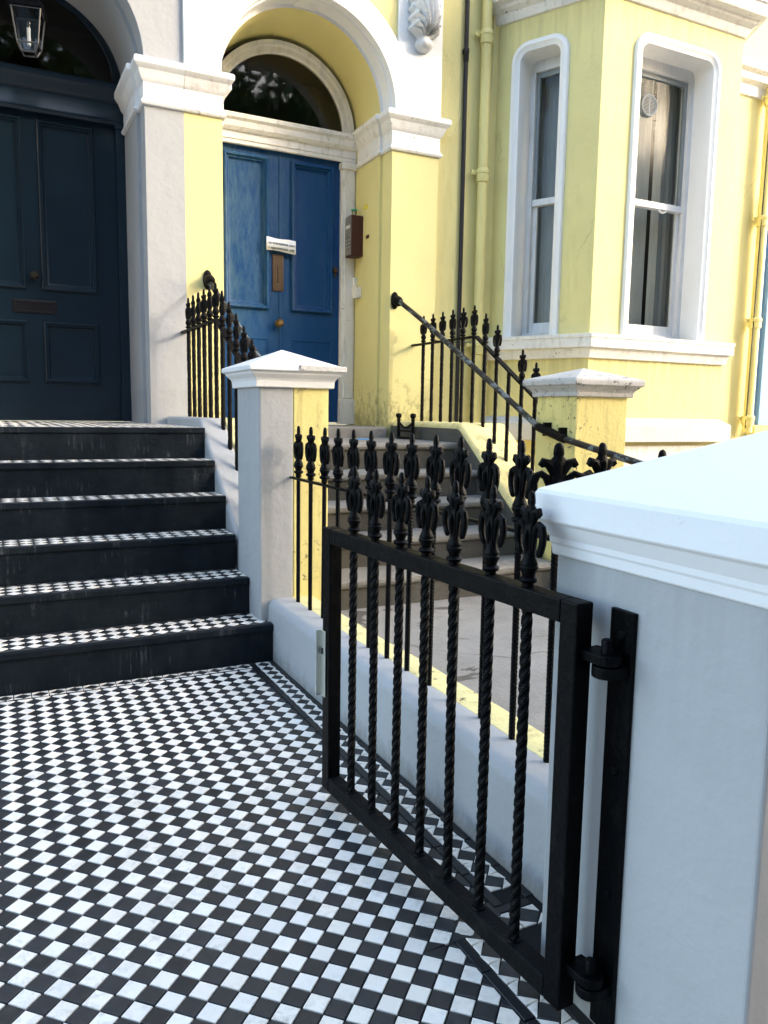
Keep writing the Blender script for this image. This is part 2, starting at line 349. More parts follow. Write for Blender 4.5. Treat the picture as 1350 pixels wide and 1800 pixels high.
def area(poly): return 0.5*sum(poly[i-1][0]*poly[i][1]-poly[i][0]*poly[i-1][1] for i in range(len(poly)))
def tile_solid(mb, poly, z, mi=0, gap=0.0021, th=0.007, bev=0.0012):
    """one tile: sides, small arris and top face; poly counter-clockwise"""
    if area(poly) < 0: poly = poly[::-1]
    cx = sum(p[0] for p in poly)/len(poly); cy = sum(p[1] for p in poly)/len(poly)
    def ins(d):
        out = []
        n = len(poly)
        for i in range(n):
            a, b, c = Vector(poly[i-1]), Vector(poly[i]), Vector(poly[(i+1) % n])
            n1 = (b-a).normalized(); n2 = (c-b).normalized()
            n1 = Vector((-n1.y, n1.x)); n2 = Vector((-n2.y, n2.x))
            m = (n1+n2); k = 1+n1.dot(n2)
            m = m/k if k > 0.3 else n1
            out.append(b+m*d)
        return out
    tx, ty = random.gauss(0, 0.006), random.gauss(0, 0.006); dz = random.gauss(0, 0.0003)
    def zz(p): return z+dz+(p[0]-cx)*tx+(p[1]-cy)*ty
    A, B = ins(gap), ins(gap+bev)
    mb.loft([[(p[0], p[1], z-th) for p in A], [(p[0], p[1], zz(p)-bev) for p in A], [(p[0], p[1], zz(p)) for p in B]], cap=False, mi=mi)
    mb.add([(p[0], p[1], zz(p)) for p in B], [tuple(range(len(B)))], mi)

S = 0.052; D = S*math.sqrt(2)            # tile edge and diagonal
def lattice(x0, x1, y0, y1, ox, oy):
    """diagonal checker: yields (polygon, white?) for tiles touching the rectangle"""
    h = D/2
    n = int((abs(x1-x0)+abs(y1-y0))/h)+6
    i0 = math.floor(((x0-ox)+(y0-oy))/D)-2; i1 = math.ceil(((x1-ox)+(y1-oy))/D)+2
    j0 = math.floor(((x0-ox)-(y1-oy))/D)-2; j1 = math.ceil(((x1-ox)-(y0-oy))/D)+2
    for i in range(i0, i1):
        for j in range(j0, j1):
            px, py = ox+(i+j)*h, oy+(i-j)*h          # left corner of tile
            poly = [(px, py), (px+h, py-h), (px+D, py), (px+h, py+h)]
            if px+D < x0 or px > x1 or py+h < y0 or py-h > y1: continue
            yield poly, (i+j) % 2 == 0

# ================================================================== SETTING
g = MB().add([(-60,-60,-0.06),(60,-60,-0.06),(60,60,-0.06),(-60,60,-0.06)], [(0,1,2,3)])
struct(build(g, 'ground', M_PAVE))

# ---- tiled path
XL, YN = -1.95, -4.3
path = struct(build(MB().box(XL, 0.0, YN, 0.0, -0.055, -0.0045), 'path', M_GROUT))
# lattice phase from the photograph (a white tile's right corner at -0.7306,-2.2305)
OX, OY = -0.7306-D, -2.2305
IN1, IN2 = -0.1345, -0.3045             # field edge beside the wall / beside the gate pillar
JOG = -2.335
cands = []
for poly, wh in lattice(XL+0.10, IN1, YN, -0.088, OX, OY):
    cx = sum(p[0] for p in poly)/4; cy = sum(p[1] for p in poly)/4
    outer = [(-1,0,-(XL+0.10)), (0,-1,-YN), (0,1,-0.088)]
    if cx < IN2-D: pc = [clip(poly, outer)]
    else: pc = [clip(poly, outer+[(1,0,IN1), (0,-1,-JOG)]), clip(poly, outer+[(1,0,IN2), (0,1,JOG)])]
    for q in pc:
        if len(q) >= 3 and abs(area(q)) > 1.5e-4: cands.append((q, wh))
# border rows: diamonds and triangles between two strips
def border(x0, x1, y0, y1, along):
    """dark diamonds with white triangles, one diagonal wide"""
    out = []
    L = (y1-y0) if along == 'y' else (x1-x0); n = max(1, round(L/D)); d = L/n
    for k in range(n):
        if along == 'y':
            c = y0+(k+.5)*d; m = (x0+x1)/2
            out.append(([(m, c-d/2), (x1, c), (m, c+d/2), (x0, c)], False))
            out.append(([(x0, c-d/2), (m, c-d/2), (x0, c)], True)); out.append(([(x0, c), (m, c+d/2), (x0, c+d/2)], True))
            out.append(([(m, c-d/2), (x1, c-d/2), (x1, c)], True)); out.append(([(x1, c), (x1, c+d/2), (m, c+d/2)], True))
        else:
            c = x0+(k+.5)*d; m = (y0+y1)/2
            out.append(([(c-d/2, m), (c, y0), (c+d/2, m), (c, y1)], False))
            out.append(([(c-d/2, y0), (c, y0), (c-d/2, m)], True)); out.append(([(c-d/2, y1), (c-d/2, m), (c, y1)], True))
            out.append(([(c, y0), (c+d/2, y0), (c+d/2, m)], True)); out.append(([(c, y1), (c+d/2, m), (c+d/2, y1)], True))
    return out
cands += border(-0.1035, -0.030, JOG+0.135, -0.012, 'y')
cands += border(-0.2735, -0.200, YN, JOG-0.03, 'y')
cands += border(XL+0.10, -0.1345, -0.0755, -0.012, 'x')
cands += border(-0.2735, -0.03, JOG-0.03+0.0, JOG+0.0435, 'x')
def camdist(q): return (Vector((sum(p[0] for p in q)/len(q), sum(p[1] for p in q)/len(q), 0))-CAM).length
def inframe(x, y, z):
    v = Vector((x, y, z))-CAM; zz = v.dot(fw)
    if zz < 0.1: return False
    a, b = 1377.8*v.dot(r2)/zz, 1377.8*v.dot(u2)/zz
    return abs(a) < 690 and abs(b) < 915
cands.sort(key=lambda c: (not inframe(sum(p[0] for p in c[0])/len(c[0]), sum(p[1] for p in c[0])/len(c[0]), 0), camdist(c[0])))
rest = MB()
for k, (q, wh) in enumerate(cands):
    if k < 300:
        mb = MB(); cx = sum(p[0] for p in q)/len(q); cy = sum(p[1] for p in q)/len(q)
        tile_solid(mb, [(p[0]-cx, p[1]-cy) for p in q], 0)
        build(mb, 'tile', M_TW if wh else M_TB, path, at=(cx, cy, 0))
    else: tile_solid(rest, q, 0, 0 if wh else 1)
o = build(rest, 'tile_field', [M_TW, M_TB], path); o['kind'] = 'stuff'
def strip(x0, x1, y0, y1, along, n):
    for k in range(n):
        if along == 'y': a = y0+(y1-y0)*k/n; b = y0+(y1-y0)*(k+1)/n; q = (x0, x1, a, b)
        else: a = x0+(x1-x0)*k/n; b = x0+(x1-x0)*(k+1)/n; q = (a, b, y0, y1)
        mb = MB(); cx, cy = (q[0]+q[1])/2, (q[2]+q[3])/2
        tile_solid(mb, [(q[0]-cx, q[2]-cy), (q[1]-cx, q[2]-cy), (q[1]-cx, q[3]-cy), (q[0]-cx, q[3]-cy)], 0)
        build(mb, 'border_strip', M_STRIP, path, at=(cx, cy, 0))
strip(-0.030, 0.0, JOG+0.0735, -0.012, 'y', 14)
strip(IN1, -0.1035, JOG+0.0735, -0.012, 'y', 14)
strip(-0.200, -0.165, YN, JOG-0.031, 'y', 11)
strip(IN2, -0.2735, YN, JOG+0.045, 'y', 12)
strip(-0.2735, -0.03, JOG+0.0435, JOG+0.0735, 'x', 2)
strip(XL+0.10, IN1, -0.088, -0.0755, 'x', 9)
strip(XL+0.10, 0.0, -0.012, 0.0, 'x', 9)
strip(XL, XL+0.10, YN, 0.0, 'y', 20)

# ---- concrete yard of the yellow house
def yard_mat():
    m, n, l, p = _mat('yard_concrete'); co = wpos(n)
    f = ramp(n, l, noise(n, l, co, 3, 7, 0.65), 0.3, 0.7)
    c = mix(n, l, f, (0.185, 0.178, 0.163), (0.285, 0.273, 0.252))
    wet = ramp(n, l, noise(n, l, scaled(n, l, co, (2.0, 3.2, 2)), 1.6, 4, 0.6, 0.8), 0.62, 0.65)
    c = mix(n, l, wet, c, (0.085, 0.08, 0.07))
    v = n.new('ShaderNodeTexVoronoi'); v.feature = 'DISTANCE_TO_EDGE'; v.inputs['Scale'].default_value = 1.1
    mp = n.new('ShaderNodeMix'); mp.data_type = 'VECTOR'; mp.inputs[0].default_value = 0.16
    nz = n.new('ShaderNodeTexNoise'); nz.inputs['Scale'].default_value = 4; nz.inputs['Detail'].default_value = 6; l.new(co, nz.inputs['Vector'])
    l.new(co, mp.inputs[4]); l.new(nz.outputs['Color'], mp.inputs[5]); l.new(mp.outputs[1], v.inputs['Vector'])
    cr = ramp(n, l, v.outputs['Distance'], 0.0, 0.012, (1,1,1), (0,0,0))
    cr = math_(n, l, 'MULTIPLY', cr, ramp(n, l, noise(n, l, co, 1.3, 3), 0.52, 0.58))
    c = mix(n, l, math_(n, l, 'MULTIPLY', cr, 0.7), c, (0.05, 0.045, 0.04))
    s = ramp(n, l, noise(n, l, co, 60, 5, 0.7), 0.66, 0.72); c = mix(n, l, math_(n, l, 'MULTIPLY', s, 0.5), c, (0.10, 0.09, 0.08))
    l.new(c, p.inputs['Base Color']); p.inputs['Roughness'].default_value = 0.8
    bump(n, l, p, noise(n, l, co, 40, 7, 0.7), 0.7, 0.01); return m
struct(build(MB().box(0.255, 6.7, -4.3, 2.6, -0.05, 0.185), 'yard', yard_mat()))

# ================================================================== STAIRS OF THE GREY HOUSE
RISE = 0.2; SY = [0.0, 0.27, 0.535, 0.80, 1.055, 1.305]
LY = 3.42
SX0 = -1.80
stairs = thing('staircase', 'black painted stairs with black and white diamond tiled treads up to the dark door', 'stairs', (-0.9, 0.6, 0))
XE = [0.0, -0.048, -0.048, -0.03, -0.03, -0.03]
ncount = 0
treads = []
for k in range(6):
    y0 = SY[k]; y1 = SY[k+1] if k < 5 else LY; z = RISE*(k+1); xe = XE[k]
    mb = MB().box(SX0, xe, y0, y1+(0.02 if k < 5 else 0), z-RISE-(0.05 if k == 0 else 0.0), z-0.010)
    st = build(mb, 'step', M_RISER, stairs, bevel=0.003)
    # nosing lip: projecting edge with the tile trim on top
    build(MB().box(SX0, xe, y0-0.012, y0+0.018, z-0.036, z-0.0005), 'nosing', M_RISER, st, bevel=0.005)
    mb = MB(); mb.box(SX0, xe, y0+0.0185, y0+0.034, z-0.010, z+0.0005); build(mb, 'trim_strip', M_NOSING, st, bevel=0.001)
    if k < 5: build(MB().box(SX0, xe, y1-0.016, y1-0.0005, z-0.010, z+0.0), 'trim_strip', M_STRIP, st, bevel=0.001)
    lst = []
    a, b = y0+0.034, (y1-0.016 if k < 5 else LY)
    for poly, wh in lattice(SX0, xe, a, b, -0.012, a+D*0.5):
        q = clip(poly, [(-1,0,-SX0), (1,0,xe), (0,-1,-a), (0,1,b)])
        if len(q) >= 3 and abs(area(q)) > 5e-5: lst.append((q, wh))
    lst.sort(key=lambda c: (not inframe(sum(p[0] for p in c[0])/len(c[0]), sum(p[1] for p in c[0])/len(c[0]), z), camdist(c[0])))
    rest = MB()
    for q, wh in lst:
        cx = sum(p[0] for p in q)/len(q); cy = sum(p[1] for p in q)/len(q)
        if ncount < 290 and inframe(cx, cy, z):
            ncount += 1; mb = MB(); tile_solid(mb, [(p[0]-cx, p[1]-cy) for p in q], 0)
            build(mb, 'tile', M_TW if wh else M_TB, st, at=(cx, cy, z))
        else: tile_solid(rest, q, z, 0 if wh else 1)
    if rest.v:
        o = build(rest, 'tile_field', [M_TW, M_TB], st); o['kind'] = 'stuff'

# ================================================================== FACADE (two terraced houses)
YF = 2.55; PX = 0.144           # facade plane and party line
ZT = 7.0
SPR = 3.92; RA = 0.755
CG, CY = -0.905, 1.20           # arch centres
def cols(mb, c, xa, xb, y, ra, zt, n=40, mi=0):
    """wall face above an arch springing"""
    xs = [xa]+[c-ra*math.cos(math.pi*i/n) for i in range(n+1)]+[xb]
    pts = []
    for x in xs:
        dx = min(1, abs(x-c)/ra); pts.append((x, SPR+ra*math.sqrt(max(0, 1-dx*dx))))
    for i in range(len(pts)-1):
        (x0, z0), (x1, z1) = pts[i], pts[i+1]
        if x1-x0 < 1e-6: continue
        mb.add([(x0,y,z0),(x1,y,z1),(x1,y,zt),(x0,y,zt)], [(0,1,2,3)], mi)
def barrel(mb, c, ra, y0, y1, z0, n=48, mi=0):
    """jambs and vault of an arched opening"""
    pl = [(c-ra, z0)]+[(c-ra*math.cos(math.pi*i/n), SPR+ra*math.sin(math.pi*i/n)) for i in range(n+1)]+[(c+ra, z0)]
    mb.loft([[(x, y0, z) for x, z in pl], [(x, y1, z) for x, z in pl]], closed=False, mi=mi)
    return mb
def ring_face(mb, c, r0, r1, y, n=48, mi=0, a0=0.0, a1=math.pi):
    vs = []
    for i in range(n+1):
        a = a0+(a1-a0)*i/n; vs += [(c-r0*math.cos(a), y, SPR+r0*math.sin(a)), (c-r1*math.cos(a), y, SPR+r1*math.sin(a))]
    mb.add(vs, [(2*i, 2*i+1, 2*i+3, 2*i+2) for i in range(n)], mi)
YS, RI = 2.74, 0.727            # step in the reveal

grey = thing('grey_house', 'pale grey rendered house with dark navy arched entrance, at the left', 'house', (-0.9, 2.55, 1.2))
gx0 = -4.2
mb = MB()
mb.add([(CG+RA,YF,1.0),(PX,YF,1.0),(PX,YF,SPR),(CG+RA,YF,SPR)], [(0,1,2,3)])
mb.add([(gx0,YF,-0.06),(CG-RA,YF,-0.06),(CG-RA,YF,SPR),(gx0,YF,SPR)], [(0,1,2,3)])
cols(mb, CG, gx0, PX, YF, RA, ZT)
mb.add([(gx0,YF,ZT),(PX,YF,ZT),(PX,9,ZT),(gx0,9,ZT)], [(0,1,2,3)])
mb.add([(gx0,YF,-0.06),(gx0,9,-0.06),(gx0,9,ZT),(gx0,YF,ZT)], [(0,1,2,3)])
barrel(mb, CG, RA, YF, YS, 1.0)
ring_face(mb, CG, RI, RA, YS)
mb.add([(CG+RI,YS,1.0),(CG+RA,YS,1.0),(CG+RA,YS,SPR),(CG+RI,YS,SPR)], [(0,1,2,3)])
mb.add([(CG-RI,YS,1.0),(CG-RA,YS,1.0),(CG-RA,YS,SPR),(CG-RI,YS,SPR)], [(0,1,2,3)])
barrel(mb, CG, RI, YS, 3.42, 1.0)
build(mb, 'wall', M_GREY, grey, smooth=30)

yel = thing('yellow_house', 'pale yellow rendered house with blue arched door and bay window', 'house', (1.2, 2.55, 1.2))
XR = 2.42                        # right edge of the porch surround
YW = 2.60                        # main wall plane
mb = MB()
mb.add([(PX,YF,0.0),(CY-RA,YF,0.0),(CY-RA,YF,SPR),(PX,YF,SPR)], [(0,1,2,3)])
mb.add([(CY+RA,YF,0.0),(XR,YF,0.0),(XR,YF,SPR),(CY+RA,YF,SPR)], [(0,1,2,3)])
cols(mb, CY, PX, XR, YF, RA+0.08, ZT)
mb.add([(XR,YF,0.0),(XR,YW,0.0),(XR,YW,ZT),(XR,YF,ZT)], [(0,1,2,3)])
build(mb, 'porch_front', M_JAMB, yel, smooth=30)
mb = MB()
barrel(mb, CY, RA, YF, YS, 1.0)
build(MB().add(*(lambda v: (v, [(0,1,2,3)]))([(CY+RA,YF,1.0),(CY+RA,YS,1.0),(CY+RA,YS,SPR),(CY+RA,YF,SPR)])).add([(CY-RA,YF,1.0),(CY-RA,YS,1.0),(CY-RA,YS,SPR),(CY-RA,YF,SPR)], [(0,1,2,3)])
      .add([(CY+RI,YS,1.0),(CY+RA,YS,1.0),(CY+RA,YS,SPR),(CY+RI,YS,SPR)], [(0,1,2,3)]).add([(CY-RI,YS,1.0),(CY-RA,YS,1.0),(CY-RA,YS,SPR),(CY-RI,YS,SPR)], [(0,1,2,3)]), 'jamb', M_JAMB, yel)
mb = barrel(MB(), CY, RI, YS, 3.42, 1.0)
build(mb, 'porch_vault', M_JAMB, yel, smooth=30)
# white archivolt: face band, intrados with a small fillet
mb = MB()
pr_ = [(0.0, 0.012), (0.0, 0.030), (0.215, 0.030), (0.215, -0.01)]
ringp = [(CY-RA*math.cos(math.pi*i/56), SPR+RA*math.sin(math.pi*i/56)) for i in range(57)]
fXZ = lambda p, h: (p[0], YF-h, p[1])
mb.sweep(ringp, [(0.0, YF-YS+0.0), (0.0, -0.05), (-0.012, -0.045), (-0.012, 0.03), (-0.20, 0.03), (-0.215, 0.015), (-0.215, -0.02)], fXZ)
ring_face(mb, CY, RI, RA+0.002, YS)
build(mb, 'archivolt', M_WHITE, yel, smooth=40)
mb = MB().prism([(CY-0.10, SPR+RA-0.02), (CY+0.10, SPR+RA-0.02), (CY+0.14, SPR+RA+0.3), (CY-0.14, SPR+RA+0.3)], fXZ, -0.19, 0.06)
build(mb, 'keystone', M_WHITE, yel, bevel=0.006)
# white pilaster strips above the capitals
build(MB().box(PX+0.002, 0.415, YF-0.0285, YF+0.02, SPR, ZT), 'upper_pilaster', M_WHITE, yel, bevel=0.004)
build(MB().box(1.985, XR+0.004, YF-0.022, YF+0.03, SPR, ZT), 'upper_pilaster', M_WHITE, yel, bevel=0.004)
# impost capitals
CAP = [(0.0, 3.595), (0.022, 3.60), (0.030, 3.615), (0.022, 3.632), (0.014, 3.64), (0.010, 3.655), (0.008, 3.76), (0.022, 3.775), (0.030, 3.79), (0.050, 3.84), (0.075, 3.862), (0.082, 3.872), (0.082, 3.905), (0.070, 3.918), (0.0, 3.925)]
def capital(pts, mat, parent): return build(MB().sweep(pts, CAP, XY), 'capital', mat, parent, smooth=25)
capital([(PX-0.001, YF), (CG+RA, YF), (CG+RA, YS), (CG+RI, YS), (CG+RI, 3.33)][::-1], M_WHITE, grey)
capital([(CG-RI, 3.33), (CG-RI, YS), (CG-RA, YS), (CG-RA, YF), (gx0, YF)][::-1], M_WHITE, grey)
capital([(CY-RI, 3.20), (CY-RI, YS), (CY-RA, YS), (CY-RA, YF), (PX+0.001, YF)][::-1], M_WHITEOLD, yel)
capital([(XR, YW), (XR, YF), (CY+RA, YF), (CY+RA, YS), (CY+RI, YS), (CY+RI, 3.20)][::-1], M_WHITEOLD, yel)

# ---- doors
def panel(parent, x0, x1, z0, z1, y, mat, prof, field=0.0, name='panel'):
    """moulded panel: mitred frame and field, y = door face"""
    mb = MB(); pts = [(x0, z0), (x0, z1), (x1, z1), (x1, z0)]
    mb.sweep(pts, prof, lambda p, h: (p[0], y-h, p[1]), closed=True)
    o, h = prof[-1]
    mb.add([(x0+o, y-h, z0+o), (x1-o, y-h, z0+o), (x1-o, y-h, z1-o), (x0+o, y-h, z1-o)], [(0,1,2,3)])
    return build(mb, name, mat, parent, smooth=35)
def door_slab(parent, x0, x1, z0, z1, y, holes, mat):
    """stiles and rails left between the panels"""
    xs = sorted({x0, x1} | {h[0] for h in holes} | {h[1] for h in holes}); zs = sorted({z0, z1} | {h[2] for h in holes} | {h[3] for h in holes})
    mb = MB()
    for i in range(len(xs)-1):
        for j in range(len(zs)-1):
            cx, cz = (xs[i]+xs[i+1])/2, (zs[j]+zs[j+1])/2
            if any(h[0] < cx < h[1] and h[2] < cz < h[3] for h in holes): continue
            mb.add([(xs[i],y,zs[j]),(xs[i+1],y,zs[j]),(xs[i+1],y,zs[j+1]),(xs[i],y,zs[j+1])], [(0,1,2,3)])
    mb.box(x0, x1, y+0.03, y+0.06, z0, z1)
    return build(mb, 'door', mat, parent)
YG = 3.40
GH = [(-0.862, -0.425, 2.285, 3.63), (-1.415, -0.978, 2.285, 3.63), (-0.862, -0.425, 1.525, 2.03), (-1.415, -0.978, 1.525, 2.03)]
gd = door_slab(grey, -1.585, -0.225, 1.205, 3.72, YG, GH, M_NAVY)
PG = [(0, 0), (0.002, 0.020), (0.010, 0.026), (0.020, 0.024), (0.026, 0.008), (0.036, 0.006), (0.046, -0.014), (0.060, -0.018)]
for h in GH: panel(gd, *h, YG, M_NAVY, PG)
mb = MB().lathe([(0.0, -0.075), (0.022, -0.072), (0.034, -0.058), (0.036, -0.045), (0.026, -0.03), (0.013, -0.022), (0.013, -0.008), (0.03, -0.006), (0.03, 0.0)], (-0.918, YG, 2.393), 20, 'y')
M_DARKBRASS = paint('dark_bronze_knob', (0.030, 0.026, 0.018), 0.25, 0.2, 0.05, 30); build(mb, 'knob', M_DARKBRASS, gd, smooth=40)
mb = MB().sweep([(-1.09,2.09),(-1.09,2.20),(-0.752,2.20),(-0.752,2.09)], [(0,0),(0.002,0.010),(0.02,0.012),(0.024,0.006)], lambda p,h: (p[0],YG-h,p[1]), closed=True)
mb.box(-1.068, -0.774, YG-0.008, YG-0.002, 2.112, 2.178); build(mb, 'letter_slot', paint('dark_bronze', (0.008, 0.007, 0.009), 0.35, 0.2, 0.1), gd, bevel=0.001)
# frame, transom, fanlight
for sx in (-1, 1):
    a = CG+sx*0.655; b = CG+sx*0.735
    mb = MB().box(min(a,b), max(a,b), YG-0.06, YG+0.05, 1.205, 3.70)
    mb.box(min(a,b)-0.008, max(a,b)+0.008, YG-0.072, YG-0.0, 1.205, 1.40).box(min(a,b)-0.008, max(a,b)+0.008, YG-0.075, YG, 3.64, 3.70)
    build(mb, 'door_frame', M_NAVY, grey, bevel=0.005)
TR = [(0.0, 3.66), (0.045, 3.665), (0.06, 3.685), (0.03, 3.70), (0.022, 3.72), (0.022, 3.83), (0.04, 3.845), (0.06, 3.865), (0.075, 3.90), (0.105, 3.93), (0.11, 3.955), (0.10, 3.975), (0.02, 3.985), (0.0, 3.985)]
build(MB().sweep([(CG-0.73, YG-0.03), (CG+0.73, YG-0.03)], TR, XY), 'transom', M_NAVY, grey, smooth=25)
def fan(parent, c, y, r0, r1, fm, gm, dark, z0):
    n = 48
    mb = MB(); pts = [(c-r1*math.cos(math.pi*i/n), z0+r1*math.sin(math.pi*i/n)) for i in range(n+1)]
    w_ = r1-r0
    mb.sweep(pts, [(0, -0.03), (0, 0.035), (w_*0.35, 0.03), (w_*0.5, 0.012), (w_*0.85, 0.008), (w_, -0.01), (w_, -0.04)], lambda p,h: (p[0], y-h, p[1]))
    fr = build(mb, 'fanlight_frame', fm, parent, smooth=30)
    pts = [(c-(r0+.01)*math.cos(math.pi*i/n), y+0.02, z0+(r0+.01)*math.sin(math.pi*i/n)) for i in range(n+1)]
    build(MB().add(pts, [tuple(range(n+1))]), 'fanlight_pane', gm, fr)
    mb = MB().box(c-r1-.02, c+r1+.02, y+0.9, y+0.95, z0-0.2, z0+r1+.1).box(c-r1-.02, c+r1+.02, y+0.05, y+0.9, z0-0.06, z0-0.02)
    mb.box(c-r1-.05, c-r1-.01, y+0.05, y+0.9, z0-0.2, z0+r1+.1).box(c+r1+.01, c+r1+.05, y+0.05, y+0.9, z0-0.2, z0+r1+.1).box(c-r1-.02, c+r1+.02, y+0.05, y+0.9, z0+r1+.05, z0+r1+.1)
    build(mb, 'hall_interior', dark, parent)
fan(grey, CG, YG, 0.655, 0.735, M_NAVY, M_FANGLASS, M_WARMDARK, 3.96)
# glazing arc lines inside are absent in the photograph

YD = 3.30
DX0, DX1 = 0.575, 1.778
YH = [(1.287, 1.702, 2.25, 3.60), (0.650, 1.068, 2.25, 3.60), (1.287, 1.702, 1.40, 1.99), (0.650, 1.068, 1.40, 1.99)]
yd = door_slab(yel, DX0, DX1, 1.215, 3.70, YD, YH, M_BLUE)
PB = [(0, 0), (0.002, 0.028), (0.012, 0.036), (0.024, 0.032), (0.032, 0.010), (0.044, 0.008), (0.054, -0.014), (0.068, -0.018)]
PBL = [(0, 0), (0.002, 0.004), (0.010, 0.004), (0.014, -0.002), (0.03, -0.004)]
for k, h in enumerate(YH): panel(yd, *h, YD, M_BLUE, PB if k < 2 else PBL)
build(MB().lathe([(0.010, 1.215), (0.010, 3.69)], (1.176, YD, 0), 10), 'centre_bead', M_BLUE, yd, smooth=60)
mb = MB().sweep([(1.104,2.422),(1.104,2.757),(1.214,2.757),(1.214,2.422)], [(0,0),(0.002,0.008),(0.016,0.010),(0.020,0.004)], lambda p,h: (p[0],YD-0.004-h,p[1]), closed=True)
mb.box(1.122, 1.196, YD-0.012, YD-0.003, 2.44, 2.739); mb.lathe([(0.005, 2.50), (0.005, 2.66)], (1.159, YD-0.014, 0), 8)
build(mb, 'letter_plate', M_BRONZE, yd, smooth=35)
mb = MB().lathe([(0.0, -0.085), (0.020, -0.083), (0.036, -0.066), (0.038, -0.052), (0.027, -0.035), (0.014, -0.026), (0.014, -0.010), (0.034, -0.007), (0.034, 0.0)], (1.163, YD, 2.131), 20, 'y')
build(mb, 'knob', M_BRASS, yd, smooth=40)
mb = MB().lathe([(0.0, -0.03), (0.018, -0.03), (0.024, -0.02), (0.030, -0.004), (0.030, 0.0)], (1.735, YD, 2.665), 16, 'y').lathe([(0.0, -0.014), (0.014, -0.012), (0.016, 0.0)], (1.738, YD, 2.615), 12, 'y')
build(mb, 'lock', M_BRONZE, yd, smooth=40)
for sx in (-1, 1):
    a = CY+sx*0.580; b = CY+sx*0.722
    mb = MB().box(min(a,b), max(a,b), YD-0.05, YD+0.05, 1.20, 3.62)
    mb.box(min(a,b)+0.03, max(a,b)-0.02, YD-0.062, YD-0.04, 1.45, 3.60)
    mb.box(min(a,b)-0.006, max(a,b)+0.006, YD-0.07, YD, 1.20, 1.44).box(min(a,b)-0.012, max(a,b)+0.004, YD-0.08, YD, 3.59, 3.65)
    build(mb, 'door_frame', M_WHITEOLD, yel, bevel=0.004)
TY = [(0.0, 3.655), (0.02, 3.66), (0.02, 3.69), (0.03, 3.695), (0.03, 3.755), (0.055, 3.762), (0.075, 3.785), (0.085, 3.83), (0.11, 3.85), (0.115, 3.875), (0.10, 3.89), (0.01, 3.90), (0.0, 3.90)]
build(MB().sweep([(CY-0.72, YD-0.04), (CY+0.72, YD-0.04)], TY, XY), 'transom', M_WHITEOLD, yel, smooth=25)
fan(yel, CY, YD-0.02, 0.60, 0.70, M_WHITEOLD, M_FANGLASS, M_DARK, 3.90)

# ---- main wall right of the porch, with the bay
P0, P1, P2, P3 = Vector((3.05, 2.62)), Vector((3.52, 1.69)), Vector((5.21, 1.69)), Vector((5.68, 2.62))
XE2 = 6.78
mb = MB()
mb.add([(XR,YW,-0.06),(3.06,YW,-0.06),(3.06,YW,ZT),(XR,YW,ZT)], [(0,1,2,3)])
mb.add([(5.67,YW,-0.06),(XE2,YW,-0.06),(XE2,YW,ZT),(5.67,YW,ZT)], [(0,1,2,3)])
mb.add([(XR,YW,ZT),(XE2,YW,ZT),(XE2,9,ZT),(XR,9,ZT)], [(0,1,2,3)])
mb.add([(PX,YF,ZT),(XR,YF,ZT),(XR,9,ZT),(PX,9,ZT)], [(0,1,2,3)])
build(mb, 'wall', M_YEL, yel)
def plane_fn(A, B):
    e = (B-A).normalized(); nn = Vector((e.y, -e.x))
    return lambda p, h: (A.x+e.x*p[0]+nn.x*h, A.y+e.y*p[0]+nn.y*h, p[1])
fL = plane_fn(P0, P1); fF = plane_fn(P1, P2); fR = plane_fn(P2, P3)
def wall_hole(mb, fn, a0, a1, z0, z1, h):
    xs = [a0, h[0], h[1], a1]; zs = [z0, h[2], h[3], z1]
    for i in range(3):
        for j in range(3):
            if i == 1 and j == 1: continue
            mb.add([fn((xs[i],zs[j]),0), fn((xs[i+1],zs[j]),0), fn((xs[i+1],zs[j+1]),0), fn((xs[i],zs[j+1]),0)], [(0,1,2,3)])
LC = (P1-P0).length; LF = (P2-P1).length
ZS, ZW = 2.035, 4.66
WIN = {'L': (fL, 0.175, 0.740), 'F': (fF, 0.350, 1.405), 'R': (fR, LC-0.740, LC-0.175)}
mb = MB()
for key, (fn, a, b) in WIN.items():
    wall_hole(mb, fn, 0, LF if key == 'F' else LC, -0.06, ZT, (a+0.06, b-0.06, ZS-0.02, ZW-0.06))
mb.add([(P0.x,P0.y,ZT),(P1.x,P1.y,ZT),(P2.x,P2.y,ZT),(P3.x,P3.y,ZT)], [(0,1,2,3)])
build(mb, 'bay_wall', M_YELBAY, yel)
BAYP = [(P0.x, P0.y), (P1.x, P1.y), (P2.x, P2.y), (P3.x, P3.y)]
build(MB().sweep(BAYP, [(0.0, 1.83), (0.03, 1.835), (0.04, 1.865), (0.055, 1.915), (0.075, 1.92), (0.09, 1.925), (0.09, 2.005), (0.098, 2.01), (0.098, 2.04), (0.06, 2.045), (-0.02, 2.052)], XY), 'bay_sill', M_WHITEOLD, yel, smooth=25)
build(MB().sweep(BAYP, [(0.0, 1.30), (0.105, 1.245), (0.11, 1.24), (0.11, 1.085), (0.10, 1.08), (0.0, 1.08)], XY), 'plinth', paint('painted_plinth', (0.56, 0.555, 0.545), 0.7, 0.08, 0.5, 40, stain=(0.38, 0.37, 0.35), stain_amt=0.5, stain_scale=(14,14,0.8)), yel, smooth=25)
build(MB().sweep(BAYP, [(0.0, 4.86), (0.02, 4.865), (0.03, 4.88), (0.05, 4.93), (0.10, 4.96), (0.11, 4.985), (0.17, 5.0), (0.18, 5.02), (0.18, 5.10), (0.20, 5.11), (0.20, 5.15), (0.0, 5.20)], XY), 'bay_cornice', M_WHITEOLD, yel, smooth=25)
